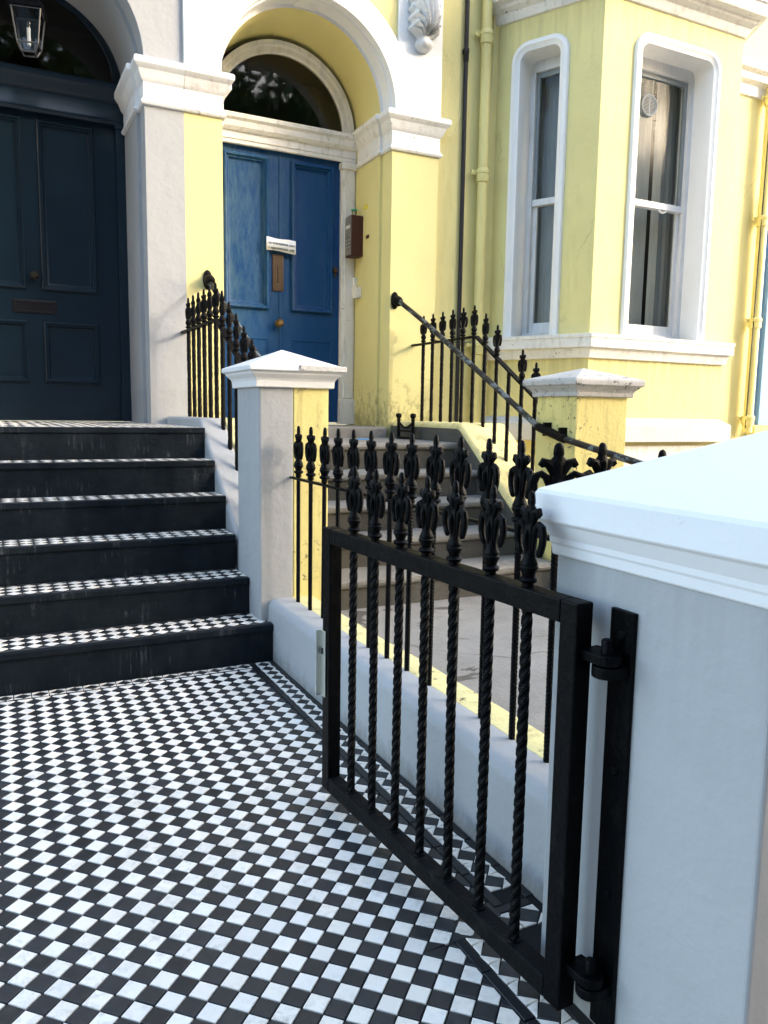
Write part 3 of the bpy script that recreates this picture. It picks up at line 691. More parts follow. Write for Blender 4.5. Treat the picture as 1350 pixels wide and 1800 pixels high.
mb = MB().sweep([(XE2, YW), (5.69, YW)][::-1], [(0.0, 4.86), (0.03, 4.87), (0.04, 4.97), (0.10, 5.0), (0.11, 5.06), (0.16, 5.09), (0.17, 5.16), (0.0, 5.20)], XY)
build(mb, 'wall_cornice', M_WHITEOLD, yel, smooth=25)
# dark basement window under the bay
build(MB().box(3.9, 5.0, 1.66, 1.70, 0.75, 1.045), 'lintel', M_WHITEOLD, yel, bevel=0.004)
build(MB().box(2.45, 3.02, 2.57, 2.62, 0.35, 1.02), 'basement_panel', M_WHITEOLD, yel, bevel=0.004)
def round_path(a, b, z0, z1, r, n=8):
    p = [(a, z0)]
    for i in range(n+1): t = math.pi-math.pi/2*i/n; p.append((a+r+r*math.cos(t), z1-r+r*math.sin(t)))
    for i in range(n+1): t = math.pi/2-math.pi/2*i/n; p.append((b-r+r*math.cos(t), z1-r+r*math.sin(t)))
    p.append((b, z0)); return p
def window(key, curt):
    fn, a, b = WIN[key]
    mb = MB().sweep(round_path(a, b, ZS, ZW, 0.17), [(0, 0.0), (0, 0.012), (0.012, 0.030), (0.045, 0.034), (0.072, 0.012), (0.085, 0.010), (0.092, -0.01), (0.095, -0.215)], fn, cap=False)
    win = build(mb, 'window', M_WHITE, yel, smooth=35)
    A, B = a+0.055, b-0.055; zb, zt = ZS+0.005, 4.56; zm = 3.30
    def bar(name, x0, x1, z0, z1, h0, h1, mat):
        q = MB(); q.add([fn((x,z),h) for h in (h0,h1) for x, z in ((x0,z0),(x1,z0),(x1,z1),(x0,z1))], [(0,1,2,3),(4,7,6,5),(0,4,5,1),(1,5,6,2),(2,6,7,3),(3,7,4,0)])
        build(q, name, mat, win, bevel=0.004)
    d0 = -0.205
    bar('frame', A, A+0.085, zb, zt, d0-0.12, d0, M_SASH); bar('frame', B-0.085, B, zb, zt, d0-0.12, d0, M_SASH)
    bar('frame', A, B, zt-0.09, zt+0.12, d0-0.12, d0-0.002, M_SASH); bar('sill', A, B, zb-0.03, zb+0.055, d0-0.10, d0+0.02, M_SASH)
    s0, s1 = A+0.085, B-0.085
    # upper sash behind, lower sash in front
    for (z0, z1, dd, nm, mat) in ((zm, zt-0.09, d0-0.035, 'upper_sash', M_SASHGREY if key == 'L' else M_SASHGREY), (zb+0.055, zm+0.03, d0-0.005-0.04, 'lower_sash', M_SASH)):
        e = 0.03 if nm == 'upper_sash' else 0.042
        bar(nm, s0, s0+e, z0, z1, dd-0.035, dd, mat); bar(nm, s1-e, s1, z0, z1, dd-0.035, dd, mat)
        if nm == 'upper_sash': bar(nm, s0+e, s1-e, z1-0.045, z1, dd-0.035, dd-0.001, mat)
        else: bar(nm, s0+e, s1-e, z0, z0+0.10, dd-0.035, dd-0.001, mat)
        q = MB().add([fn((x,z),dd-0.02) for x, z in ((s0+0.01,z0+0.01),(s1-0.01,z0+0.01),(s1-0.01,z1-0.01),(s0+0.01,z1-0.01))], [(0,1,2,3)])
        build(q, 'pane', M_GLASS, win)
    bar('meeting_rail', s0, s1, zm-0.025, zm+0.035, d0-0.085, d0-0.012, M_SASH)
    # net curtain with folds
    def drape(x0, x1, dep, mat, amp, fr_, ph):
        n = max(8, int((x1-x0)*120)); r0 = []; r1 = []
        for i in range(n+1):
            x = x0+(x1-x0)*i/n; h = dep+amp*math.sin(fr_*x+ph)+amp*0.5*math.sin(fr_*2.3*x+1)
            r0.append(fn((x, zb), h)); r1.append(fn((x, zt+0.05), h*1.0))
        build(MB().loft([r0, r1], closed=False), 'curtain', mat, win, smooth=60)
    for c in curt: drape(*c)
    return win
window('L', [(0.235, 0.50, -0.42, M_CURTAIN, 0.008, 75, 0), (0.50, 0.72, -0.46, M_CURTAIN, 0.007, 60, 1)])
wf = window('F', [(0.40, 1.02, -0.44, M_CURTAIN, 0.006, 38, 0), (1.06, 1.16, -0.42, M_CURTAINW, 0.005, 45, 0), (1.16, 1.40, -0.42, M_CURTAIN, 0.007, 50, 0)])
window('R', [(LC-0.70, LC-0.22, -0.42, M_CURTAIN, 0.012, 75, 0)])
# round ventilator in the upper pane of the front window
c = fF((0.785, 4.185), -0.245)
mb = MB().lathe([(0.090, 0.012), (0.098, 0.0), (0.098, -0.012), (0.088, -0.016), (0.078, -0.008), (0.078, 0.012)], c, 28, 'y')
vt = build(mb, 'ventilator', M_SASHGREY, wf, smooth=40)
mb = MB()
for k in range(-6, 7):
    hw = math.sqrt(max(0, 0.078**2-(k*0.012)**2)); mb.box(c[0]-hw, c[0]+hw, c[1]-0.010, c[1]-0.004, c[2]+k*0.012-0.0018, c[2]+k*0.012+0.0018)
mb.box(c[0]-0.004, c[0]+0.004, c[1]-0.012, c[1]-0.004, c[2]-0.078, c[2]+0.078); build(mb, 'louvre', M_SASHGREY, vt)
build(MB().lathe([(0.0, 0.006), (0.08, 0.006), (0.08, 0.010), (0.0, 0.010)], c, 24, 'y'), 'vent_back', M_DARK, vt)
# sash lift ring
pts = [fF((0.985+0.045*math.cos(t), 3.268+0.03*math.sin(t)), -0.20) for t in [math.pi+math.pi*i/10 for i in range(11)]]
build(MB().tube(pts, 0.006, 6), 'sash_ring', M_SASH, wf, smooth=60)
# dark room behind the bay glass
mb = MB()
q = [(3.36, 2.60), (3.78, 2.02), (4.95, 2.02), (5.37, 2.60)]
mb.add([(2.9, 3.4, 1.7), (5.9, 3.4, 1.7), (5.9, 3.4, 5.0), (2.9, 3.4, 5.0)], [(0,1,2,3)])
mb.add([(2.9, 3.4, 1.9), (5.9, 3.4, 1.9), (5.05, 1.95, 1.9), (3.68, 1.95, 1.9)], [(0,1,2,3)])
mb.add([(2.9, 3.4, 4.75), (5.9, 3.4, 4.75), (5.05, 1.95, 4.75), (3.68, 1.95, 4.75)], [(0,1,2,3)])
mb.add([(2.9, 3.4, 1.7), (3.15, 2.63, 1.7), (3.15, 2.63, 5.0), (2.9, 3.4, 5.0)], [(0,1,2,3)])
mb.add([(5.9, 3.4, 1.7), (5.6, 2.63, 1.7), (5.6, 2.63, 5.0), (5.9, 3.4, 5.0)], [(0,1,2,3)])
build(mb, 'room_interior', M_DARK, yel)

# ---- carved acanthus bracket over the right pier
def corbel(parent):
    mb = MB(); rows = []
    nt_, nu = 110, 72; cx, z0, z1 = 2.215, 4.43, 5.35
    sm = lambda a, b, x: (lambda q: q*q*(3-2*q))(min(1, max(0, (x-a)/(b-a))))
    for i in range(nt_+1):
        t = i/nt_; z = z0+(z1-z0)*t
        if t < 0.115:                                    # seed-pod tip
            q = math.sqrt(max(0.0, 1-((t-0.062)/0.062)**2)) if t < 0.062 else 1-0.25*sm(0.062, 0.115, t)
            wd, dep = 0.004+0.074*q, 0.006+0.105*q
        else:                                            # spreading leaf, then fluted body
            wd = 0.060+0.075*sm(0.115, 0.17, t)-0.022*sm(0.40, 0.60, t)+0.02*sm(0.75, 1.0, t)
            dep = 0.085+0.075*sm(0.115, 0.20, t)-0.045*sm(0.30, 0.50, t)+0.12*sm(0.5, 1.0, t)
        row = []
        for j in range(nu+1):
            u = -1+2*j/nu; pr0 = math.sqrt(max(0, 1-abs(u)**3)); fl = 0.0; xe = 0.0
            if t > 0.115:
                k = sm(0.115, 0.16, t)
                if t < 0.46: ph = math.atan2(u*0.125, 0.02+(t-0.10)*0.62)*9.5     # ribs fan out from the tip
                else: ph = u*6.6
                fl = k*(0.034*math.cos(ph*math.pi)+0.010*math.cos(ph*2.7*math.pi+t*5))
                if abs(u) > 0.5: fl += k*0.024*math.sin(t*75+abs(u)*5)*(abs(u)-0.5)*2; xe = k*0.012*math.sin(t*75)*(1 if u > 0 else -1)*(abs(u)-0.5)*2
            row.append((cx+u*wd+xe, YF-0.028-max(0.0, (dep+fl)*pr0), z))
        rows.append(row)
    mb.loft(rows, closed=False)
    return build(mb, 'bracket', paint('carved_white', (0.62, 0.62, 0.61), 0.6, 0.05, 0.3, 40, stain=(0.3, 0.3, 0.29), stain_amt=0.4, stain_scale=(9,9,5)), parent, smooth=50)
corbel(yel)

# ================================================================== LOW WALL, PILLARS, SIDE WALLS
lw = thing('low_wall', 'knee-high path wall, grey on one side and yellow on the other, under the railing', 'wall', (0.12, -1.1, 0))
def rounded(x0, x1, z0, z1, rl, rr, n=6):
    p = [(x0, z0)]
    for i in range(n+1): t = math.pi-math.pi/2*i/n; p.append((x0+rl+rl*math.cos(t), z1-rl+rl*math.sin(t)))
    for i in range(n+1): t = math.pi/2-math.pi/2*i/n; p.append((x1-rr+rr*math.cos(t), z1-rr+rr*math.sin(t)))
    p.append((x1, z0)); return p
fXZy = lambda p, a: (p[0], a, p[1])
def longwall(x0, x1, rl, rr, y0, y1, z, mat, name, parent, amp=0.003, n=40):
    poly = rounded(x0, x1, -0.055, z, rl, rr); rings = []
    for k in range(n+1):
        y = y0+(y1-y0)*k/n; dz = amp*math.sin(y*4.1+1)+amp*0.6*math.sin(y*9.7); dx = amp*math.sin(y*3.3+.5)
        rings.append([(p[0]+(dx if p[0] < (x0+x1)/2 and x0 < 0.05 else 0), y, p[1]+(dz if p[1] > 0 else 0)) for p in poly])
    return build(MB().loft(rings), name, mat, parent, smooth=40)
longwall(0.0, 0.135, 0.045, 0.004, -2.49, 0.085, 0.31, M_GREY, 'grey_side', lw)
longwall(0.1352, 0.262, 0.004, 0.02, -2.49, 0.085, 0.309, M_YELTOP, 'yellow_side', lw)

def rect(x0, x1, y0, y1): return [(x0, y0), (x0, y1), (x1, y1), (x1, y0)][::-1]
def cap_mesh(x0, x1, y0, y1, prof, apex):
    """moulded pyramid cap: rings of (overhang, z) then apex"""
    mb = MB(); rings = []
    for o, z in prof: rings.append([(x0-o, y0-o, z), (x1+o, y0-o, z), (x1+o, y1+o, z), (x0-o, y1+o, z)])
    mb.loft(rings, cap=False)
    cx, cy = (x0+x1)/2, (y0+y1)/2; top = rings[-1]
    mb.add(list(top)+[(cx, cy, apex)], [(0,1,4),(1,2,4),(2,3,4),(3,0,4)])
    mb.add(rings[0], [(3,2,1,0)])
    return mb
# pillar shared between the two flights
mp = thing('stair_pillar', 'square stair pillar half grey and half yellow with white pyramid cap', 'pillar', (0.15, 0.28, 0.2))
build(MB().box(-0.045, 0.143, 0.08, 0.485, 0.195, 1.45), 'grey_half', M_GREY, mp, bevel=0.010, seg=3)
build(MB().box(0.1435, 0.345, 0.081, 0.485, 0.18, 1.45), 'yellow_half', M_YELDIRTY, mp, bevel=0.006)
CP = [(0.012, 1.440), (0.022, 1.442), (0.024, 1.475), (0.030, 1.487), (0.050, 1.508), (0.054, 1.520), (0.068, 1.524), (0.070, 1.528), (0.070, 1.546), (0.066, 1.550)]
build(cap_mesh(-0.045, 0.345, 0.08, 0.485, CP, 1.650), 'cap', M_WHITECAP, mp, bevel=0.003)
build(MB().box(0.150, 0.417, 0.006, 0.05, 1.5268, 1.5560), 'worn_edge', M_CHIPPED, mp, bevel=0.004)
# pillar on the right of the yellow flight
rp = thing('stair_pillar', 'weathered yellow square pillar with rough grey stone cap below the bay window', 'pillar', (2.26, 0.28, 0.185))
build(MB().box(2.047, 2.476, 0.08, 0.485, 0.15, 1.45), 'shaft', M_YELDIRTY, rp, bevel=0.008)
CP2 = [(0.010, 1.438), (0.026, 1.440), (0.027, 1.468), (0.036, 1.482), (0.052, 1.497), (0.058, 1.508), (0.074, 1.512), (0.076, 1.545), (0.068, 1.556)]
build(cap_mesh(2.047, 2.476, 0.08, 0.485, CP2, 1.632), 'cap', M_STONE, rp, bevel=0.006)
# gate pillar
gp = thing('gate_pillar', 'large pale grey gate pillar with white pyramid cap in the right foreground', 'pillar', (0.175, -2.745, 0))
GX0, GX1, GY0, GY1 = -0.170, 0.50, -3.058, -2.500
build(MB().box(GX0, GX1, GY0, GY1, -0.055, 1.03), 'shaft', M_GREY, gp, bevel=0.008, seg=3)
CP3 = [(0.002, 1.010), (0.008, 1.012), (0.010, 1.034), (0.013, 1.040), (0.014, 1.052), (0.022, 1.068), (0.028, 1.080), (0.030, 1.084), (0.037, 1.087), (0.039, 1.092), (0.039, 1.148), (0.034, 1.157)]
build(cap_mesh(GX0, GX1, GY0, GY1, CP3, 1.302), 'cap', M_WHITECAP, gp, bevel=0.010, seg=3)
# strap the gate hangs from
hp = build(MB().box(GX0-0.012, GX0-0.0005, -2.757, -2.692, 0.015, 0.935), 'hinge_strap', M_IRON, gp, bevel=0.002)
for z in (0.885, 0.60, 0.33): build(MB().lathe([(0.0, -0.009), (0.007, -0.008), (0.010, -0.003), (0.011, 0.0)], (GX0-0.012, -2.728, z), 12, 'x'), 'bolt', M_IRON, hp, smooth=40)
def knuckle(z, parent):
    mb = MB(); pts = []
    cx, cy = -0.214, -2.722
    for i in range(13):
        a = math.pi/2+math.pi*i/12; pts.append((cx+0.029*math.cos(a), cy+0.029*math.sin(a)))
    pts += [(GX0-0.010, cy-0.029), (GX0-0.010, cy+0.029)]
    mb.prism(pts, lambda p, h: (p[0], p[1], h), z-0.020, z+0.004)
    build(mb, 'hinge_lug', M_IRON, parent, bevel=0.003)
knuckle(0.822, hp); knuckle(0.128, hp)

# sloping side walls of both flights
def stringer(x0, x1, prof, mats, name, label, split=None):
    t = thing(name, label, 'wall', ((x0+x1)/2, 1.3, 0.2))
    def part(a, b, mat, nm, r):
        # top line prof (y,z) front to back, rounded arris on both sides
        P = [(prof[0][0], 0.0)]+list(prof)+[(prof[-1][0], 0.0)]
        mb = MB().prism(P, lambda p, h: (h, p[0], p[1]), a, b)
        build(mb, nm, mat, t, bevel=r, seg=3)
    if split: part(x0, split, mats[0], 'grey_side', 0.022); part(split+0.0005, x1, mats[1], 'yellow_side', 0.012)
    else: part(x0, x1, mats[0], 'side_wall', 0.03)
    return t
def curve_prof(z_top, yb, slope, y_end, y_back, n=6, r=0.10):
    pts = [(y_end, z_top-(yb-y_end)*slope)]
    a = math.atan(slope)
    L = r*math.tan(a/2)
    # rounded knee
    k0 = (yb-L*math.cos(a), z_top-L*math.sin(a)); k1 = (yb+L, z_top)
    for i in range(n+1):
        t = i/n; pts.append(((1-t)**2*k0[0]+2*t*(1-t)*yb+t*t*k1[0], (1-t)**2*k0[1]+2*t*(1-t)*z_top+t*t*k1[1]))
    pts.append((y_back, z_top)); return pts
stringer(-0.031, 0.285, curve_prof(1.262, 1.46, 0.76, 0.484, YF-0.002), [M_GREY, M_YELTOP], 'stair_side_wall', 'sloping wall between the flights, painted grey then yellow, behind the stair pillar', 0.143)
rs = stringer(1.995, 2.44, curve_prof(1.245, 1.40, 0.755, 0.484, YF-0.002), [M_YELTOP], 'stair_side_wall', 'sloping mossy yellow wall on the right of the concrete steps')
# inner face of the right wall is bare cement
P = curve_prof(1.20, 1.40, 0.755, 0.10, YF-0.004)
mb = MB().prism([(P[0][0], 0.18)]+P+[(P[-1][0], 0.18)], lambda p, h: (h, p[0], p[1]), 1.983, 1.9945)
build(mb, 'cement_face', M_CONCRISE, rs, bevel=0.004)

# ================================================================== CONCRETE STEPS OF THE YELLOW HOUSE
cs = thing('concrete_steps', 'worn grey concrete steps rising to the blue door', 'stairs', (1.1, 0.8, 0.185))
CS = [(0.15, 0.36), (0.46, 0.535), (0.765, 0.71), (1.09, 0.895), (1.40, 1.09)]
for k, (y, z) in enumerate(CS):
    y1 = CS[k+1][0]+0.03 if k < 4 else YF+0.9; zb = CS[k-1][1] if k else 0.18
    x0 = 0.346 if y < 0.5 else 0.2855
    rings = []
    # nosing profile with a rounded projecting lip
    pf = [(y+0.012, zb-0.005), (y+0.010, z-0.06), (y-0.006, z-0.045), (y-0.014, z-0.028), (y-0.010, z-0.010), (y+0.006, z), (y1, z), (y1, zb-0.005)]
    mi = MB()
    nx = 24
    for i in range(nx+1):
        x = x0+(1.984-x0)*i/nx
        rings.append([(x, p[0]+0.003*math.sin(x*11+k*2+j), p[1]+0.0025*math.sin(x*7+k+j*0.5)) for j, p in enumerate(pf)])
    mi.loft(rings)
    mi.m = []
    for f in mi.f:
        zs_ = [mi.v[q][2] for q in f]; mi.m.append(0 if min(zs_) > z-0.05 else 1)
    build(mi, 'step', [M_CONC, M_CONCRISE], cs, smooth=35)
build(MB().box(CY-RI+0.001, CY+RI-0.001, 2.50, 3.36, 1.05, 1.188), 'threshold', M_CONC, cs, bevel=0.02, seg=3)
tag(build(MB().lathe([(0.004, 0.0), (0.004, 0.13), (0.001, 0.14)], (0,0,0), 8, 'x'), 'plastic_pen', M_CYAN, None, at=(1.42, 2.05, 1.095)), 'small bright blue plastic stick lying on the top concrete step', 'litter')

# ================================================================== IRONWORK
def twisted(side, z0, z1, pitch, n_per=10):
    mb = MB(); L = z1-z0; n = int(L/pitch*n_per*4/4)+1; rings = []; h = side/2; c = h*0.36
    base = [(h-c,-h),(h,-h+c),(h,h-c),(h-c,h),(-h+c,h),(-h,h-c),(-h,-h+c),(-h+c,-h)]
    for k in range(n+1):
        z = z0+L*k/n; t = 2*math.pi*(z-z0)/pitch; cc, ss = math.cos(t), math.sin(t)
        rings.append([(x*cc-y*ss, x*ss+y*cc, z) for x, y in base])
    return mb.loft(rings)
def rough_bar(side, z0, z1):
    mb = MB(); n = 40; rings = []
    for k in range(n+1):
        z = z0+(z1-z0)*k/n; h = side/2*(1+random.uniform(-0.07, 0.08)); r = []
        for i in range(8):
            a = 2*math.pi*(i+.5)/8; r.append((h*1.08*math.cos(a)*random.uniform(.93,1.07), h*1.08*math.sin(a)*random.uniform(.93,1.07), z))
        rings.append(r)
    return mb.loft(rings)
def finial(H, W=1.0):
    """cast fleur-de-lis: turned base, two hanging curls, upper leaves, pointed tip; wide along Y"""
    mb = MB(); q = lambda l: [(r*H, z*H) for r, z in l]
    mb.lathe(q([(0.060,-0.02),(0.060,0.05),(0.085,0.06),(0.098,0.085),(0.085,0.11),(0.062,0.12),(0.070,0.15),(0.088,0.185),(0.100,0.215),(0.088,0.235),(0.092,0.25),(0.080,0.28),(0.062,0.32),(0.055,0.40),(0.05,0.5)]), n=12)
    # central blade, flattened diamond
    bl = [(0.050,0.060,0.34),(0.056,0.066,0.46),(0.054,0.070,0.58),(0.046,0.056,0.68),(0.048,0.062,0.75),(0.048,0.060,0.82),(0.034,0.038,0.855),(0.040,0.044,0.875),(0.038,0.042,0.92),(0.032,0.036,0.965),(0.022,0.024,0.988),(0.006,0.006,1.0)]
    rings = []
    for dx, dy, z in bl:
        rings.append([(dx*H*math.cos(a), dy*H*math.sin(a), z*H) for a in [2*math.pi*i/8 for i in range(8)]])
    mb.loft(rings)
    for s_ in (-1, 1):
        # broad hanging curl: a ribbon thicker front to back than side to side
        ctrl = [(0.030,0.33),(0.045,0.43),(0.060,0.53),(0.086,0.625),(0.130,0.665),(0.172,0.640),(0.192,0.565),(0.188,0.480),(0.168,0.410),(0.145,0.365),(0.150,0.335)]
        mb.tube([(0, s_*y*H*W, z*H) for y, z in ctrl], [k*H for k in (0.026,0.029,0.031,0.036,0.040,0.041,0.040,0.038,0.037,0.037,0.022)], 8, flat=1.0, upv=(1,0,0))
        mb.tube([(0.014*H, s_*y*H*W*0.97, z*H) for y, z in ctrl[2:9]], [k*H for k in (0.018,0.025,0.028,0.028,0.027,0.025,0.016)], 6, upv=(1,0,0))
        mb.tube([(-0.014*H, s_*y*H*W*0.97, z*H) for y, z in ctrl[2:9]], [k*H for k in (0.018,0.025,0.028,0.028,0.027,0.025,0.016)], 6, upv=(1,0,0))
        up_ = [(0.02,0.64),(0.045,0.72),(0.078,0.785),(0.112,0.80),(0.125,0.765),(0.112,0.735)]
        mb.tube([(0, s_*y*H*W, z*H) for y, z in up_], [k*H for k in (0.036,0.044,0.046,0.042,0.034,0.018)], 8, upv=(1,0,0))
        mb.tube([(s_*0.030*H, 0, 0.34*H), (s_*0.052*H, 0, 0.46*H), (s_*0.064*H, 0, 0.55*H), (s_*0.05*H, 0, 0.60*H)], [k*H for k in (0.028,0.032,0.028,0.012)], 7, upv=(0,1,0))
        mb.tube([(s_*0.02*H, 0, 0.64*H), (s_*0.042*H, 0, 0.74*H), (s_*0.045*H, 0, 0.79*H), (s_*0.03*H, 0, 0.79*H)], [k*H for k in (0.024,0.026,0.020,0.01)], 6, upv=(0,1,0))
    return mb
def crown_finial(H):
    return finial(H, 0.9)

FIN_G = finial(0.215).mesh('finial', M_IRON, 42)
FIN_R = finial(0.262).mesh('finial', M_IRON, 42)
FIN_S = finial(0.245, 0.95).mesh('finial', M_IRONOLD, 42)
def bar_with_finial(parent, at, bar_mesh, fin_mesh, zf, rz=0.0, sc=(1,1,1)):
    b = bpy.data.objects.new('bar', bar_mesh); link(b, parent, at); b.rotation_euler = (random.gauss(0, 0.003), random.gauss(0, 0.003), random.uniform(0, 6.28)); rz -= b.rotation_euler.z
    f = bpy.data.objects.new('finial', fin_mesh); COL.objects.link(f); f.parent = b; f.location = (0, 0, zf); f.rotation_euler.z = rz; f.scale = sc
    WL[f.name] = Vector(at)+Vector((0,0,zf)); return b

# ---- railing on the low wall
rl = thing('railing', 'black twisted-bar railing with spear finials on the low wall beside the gate', 'railing', (0.13, -1.1, 0.31))
BR = twisted(0.0185, 0.0, 0.68, 0.052, 8).mesh('bar', M_IRON, None)
for k in range(13):
    at = (0.13, -0.03-0.1715*k*1.02, 0.30)
    bar_with_finial(rl, at, BR, FIN_R, 0.682, rz=random.uniform(-.06,.06) if k < 12 else R(70), sc=(1,1,1) if k < 12 else (1.1,1.45,1.0))
build(MB().box(0.118, 0.142, -2.47, 0.075, 0.962, 0.974), 'top_rail', M_IRON, rl, bevel=0.002)
# ---- return railing of the yellow house, behind the gate pillar
r3 = thing('railing', 'black spear-topped railing just showing over the white cap of the gate pillar', 'railing', (0.7, -2.13, 0.185))
BR2 = twisted(0.0185, 0.0, 0.80, 0.052, 8).mesh('bar', M_IRON, None)
for x, dz in ((0.281, 0.0), (0.513, -0.022)):
    bar_with_finial(r3, (x, -2.13, 0.18+dz), BR2, FIN_R, 0.802, rz=R(90), sc=(1.1,1.35,1.0))
build(MB().box(0.15, 0.60, -2.142, -2.118, 0.955, 0.967), 'top_rail', M_IRON, r3, bevel=0.002)

# ---- the open gate
E1 = Vector((-0.262, -2.683)); e = Vector((-0.064, 0.998)).normalized(); nn = Vector((0.998, 0.064)).normalized()
GW, GT = 1.166, 0.046; ZB, ZG = 0.05, 0.946
gate = thing('gate', 'open black iron gate with seven twisted bars and fleur-de-lis finials', 'gate', (E1.x, E1.y, ZB))
def gbox(s0, s1, z0, z1, t0=0.0, t1=GT):
    c = E1+e*((s0+s1)/2)+nn*((t0+t1)/2)
    return MB().obox((c.x, c.y, (z0+z1)/2), (e.x*(s1-s0)/2, e.y*(s1-s0)/2, 0), (nn.x*(t1-t0)/2, nn.y*(t1-t0)/2, 0), (0, 0, (z1-z0)/2))
build(gbox(0, 0.050, ZB, ZG), 'hinge_stile', M_IRON, gate, bevel=0.004)
build(gbox(GW-0.050, GW, ZB, ZG), 'latch_stile', M_IRON, gate, bevel=0.004)
build(gbox(0.0502, GW-0.0502, ZG-0.0505, ZG-0.0005), 'top_rail', M_IRON, gate, bevel=0.004)
def grimy_iron():
    return paint('grimy_iron', (0.003, 0.0032, 0.0036), 0.6, 0.3, 0.9, 45, stain=(0.020, 0.018, 0.016), stain_amt=0.7, stain_scale=(9,9,9), spec=0.1)
build(gbox(0.0502, GW-0.0502, ZB+0.0005, ZB+0.0505), 'bottom_rail', grimy_iron(), gate, bevel=0.004)
BG = twisted(0.0220, 0.0, ZG-ZB-0.09, 0.122, 20).mesh('bar', M_IRON, None)
for k in range(7):
    s_ = 0.178+0.1363*k; c = E1+e*s_+nn*(GT/2)
    b = bar_with_finial(gate, (c.x, c.y, ZB+0.046), BG, FIN_G, ZG-ZB-0.05, rz=math.atan2(e.y, e.x)-math.pi/2)
    build(MB().lathe([(0.019, 0.0), (0.017, 0.004), (0.012, 0.006)], n=10), 'weld', M_IRON, b, smooth=40, at=(c.x, c.y, ZB+0.0505))
def gate_eye(z):
    mb = MB(); a = E1+e*0.010+nn*(GT-0.002); b_ = Vector((-0.214, -2.722)); pts = []
    d_ = (b_-a).normalized(); p_ = Vector((d_.y, -d_.x))
    pts = [a-p_*0.027, a+p_*0.027]
    for i in range(11):
        t = math.pi*i/10; pts.append(b_+p_*0.029*math.cos(t)+d_*0.029*math.sin(t))
    mb.prism([(q.x, q.y) for q in pts], lambda q, h: (q[0], q[1], h), z, z+0.022)
    h = build(mb, 'hinge_eye', M_IRON, gate, bevel=0.003)
    build(MB().lathe([(0.0125, z-0.02), (0.0125, z+0.046), (0.010, z+0.050)], (-0.214, -2.722, 0), 14), 'hinge_pin', M_IRON, h, smooth=40)
gate_eye(0.829); gate_eye(0.135)
# galvanised keep on the latch side
c = E1+e*(GW+0.0)+nn*0.0
lp = build(gbox(GW+0.0005, GW+0.0045, 0.375, 0.60, -0.022, 0.038), 'latch_plate', M_STEEL, gate, bevel=0.001)
build(gbox(GW-0.03, GW+0.0045, 0.375, 0.60, -0.0045, -0.0008), 'latch_plate', M_STEEL, gate, bevel=0.001)
build(gbox(GW-0.016, GW-0.004, 0.520, 0.540, -0.007, -0.004), 'keyhole', M_DARK, lp)

# ---- stair railings either side of the yellow flight
BS = [rough_bar(0.028, 0, 1.0).mesh('bar', M_IRONOLD, 50) for _ in range(3)]
def stair_rail(x, label, zt, yb, sl, y_end, base, fr, nflat, nsl):
    t = thing('railing', label, 'railing', (x, 2.0, 1.2))
    dy = 0.165
    ys = [2.36-dy*i for i in range(nflat+nsl)]
    for i, y in enumerate(ys):
        z1 = zt if y > yb else zt-(yb-y)*sl
        z0 = base(y)
        if i >= nflat and i in fr: pass
        b = bpy.data.objects.new('bar', BS[i % 3]); link(b, t, (x, y, z0-0.02)); b.scale = (1, 1, z1-z0+0.02)
        if i not in fr: 
            f = bpy.data.objects.new('finial', FIN_S); link(f, t, (x, y, z1+0.004)); f.rotation_euler.z = random.uniform(-.15,.15)
    pts = [(y_end, zt-(yb-y_end)*sl), (yb, zt), (2.56, zt)]
    mb = MB().sweep([(p[0], p[1]) for p in pts], [(0.008,-0.020),(0.008,0.020),(-0.008,0.020),(-0.008,-0.020),(0.008,-0.020)], lambda p, h: (x+h, p[0], p[1]))
    build(mb, 'top_rail', M_IRONOLD, t, bevel=0.002)
    return t
baseL = lambda y: 1.262 if y > 1.46 else 1.262-(1.46-y)*0.76
baseR = lambda y: 1.245 if y > 1.40 else 1.245-(1.40-y)*0.755
stair_rail(0.112, 'old black railing on the wall between the two doors, in front of the yellow strip', 1.925, 1.50, 0.55, 0.50, baseL, (), 6, 5)
stair_rail(2.20, 'old black railing on the mossy wall right of the blue door', 1.93, 1.50, 0.62, 0.49, baseR, (8,), 6, 5)

# ---- handrails
def handrail(x, z0, pts, label, extra=None):
    t = thing('handrail', label, 'handrail', (x, 2.5, z0))
    build(MB().tube(pts, 0.021, 10), 'rail', M_HAND, t, smooth=60)
    y0 = YF
    mb = MB().lathe([(0.0, -0.035), (0.034, -0.033), (0.050, -0.022), (0.060, -0.012), (0.062, 0.0)], (0, 0, 0), 16, 'y')
    q = build(mb, 'wall_rose', M_IRONOLD, t, smooth=40, at=(x, YF-0.001, z0+0.01)); q.scale = (0.62, 1, 1.25)
    q = build(MB().lathe([(0.0,-0.05),(0.03,-0.045),(0.042,-0.02),(0.044,0.015),(0.034,0.045),(0.02,0.055)], (0,0,0), 12, 'y'), 'socket', M_IRONOLD, t, smooth=40, at=(x, pts[0][1]-0.02, pts[0][2]))
    q.rotation_euler.x = 0.45
    return t
def hand_mat():
    m, n, l, p = _mat('worn_handrail'); co = wpos(n)
    a = ramp(n, l, noise(n, l, scaled(n, l, co, (10, 6, 10)), 1.6, 6, 0.7), 0.52, 0.57)
    c = mix(n, l, a, (0.007, 0.006, 0.006), (0.13, 0.155, 0.16))
    l.new(c, p.inputs['Base Color']); p.inputs['Roughness'].default_value = 0.5; p.inputs['Specular IOR Level'].default_value = 0.4
    bump(n, l, p, noise(n, l, co, 60, 5), 0.5, 0.004); return m
M_HAND = hand_mat()
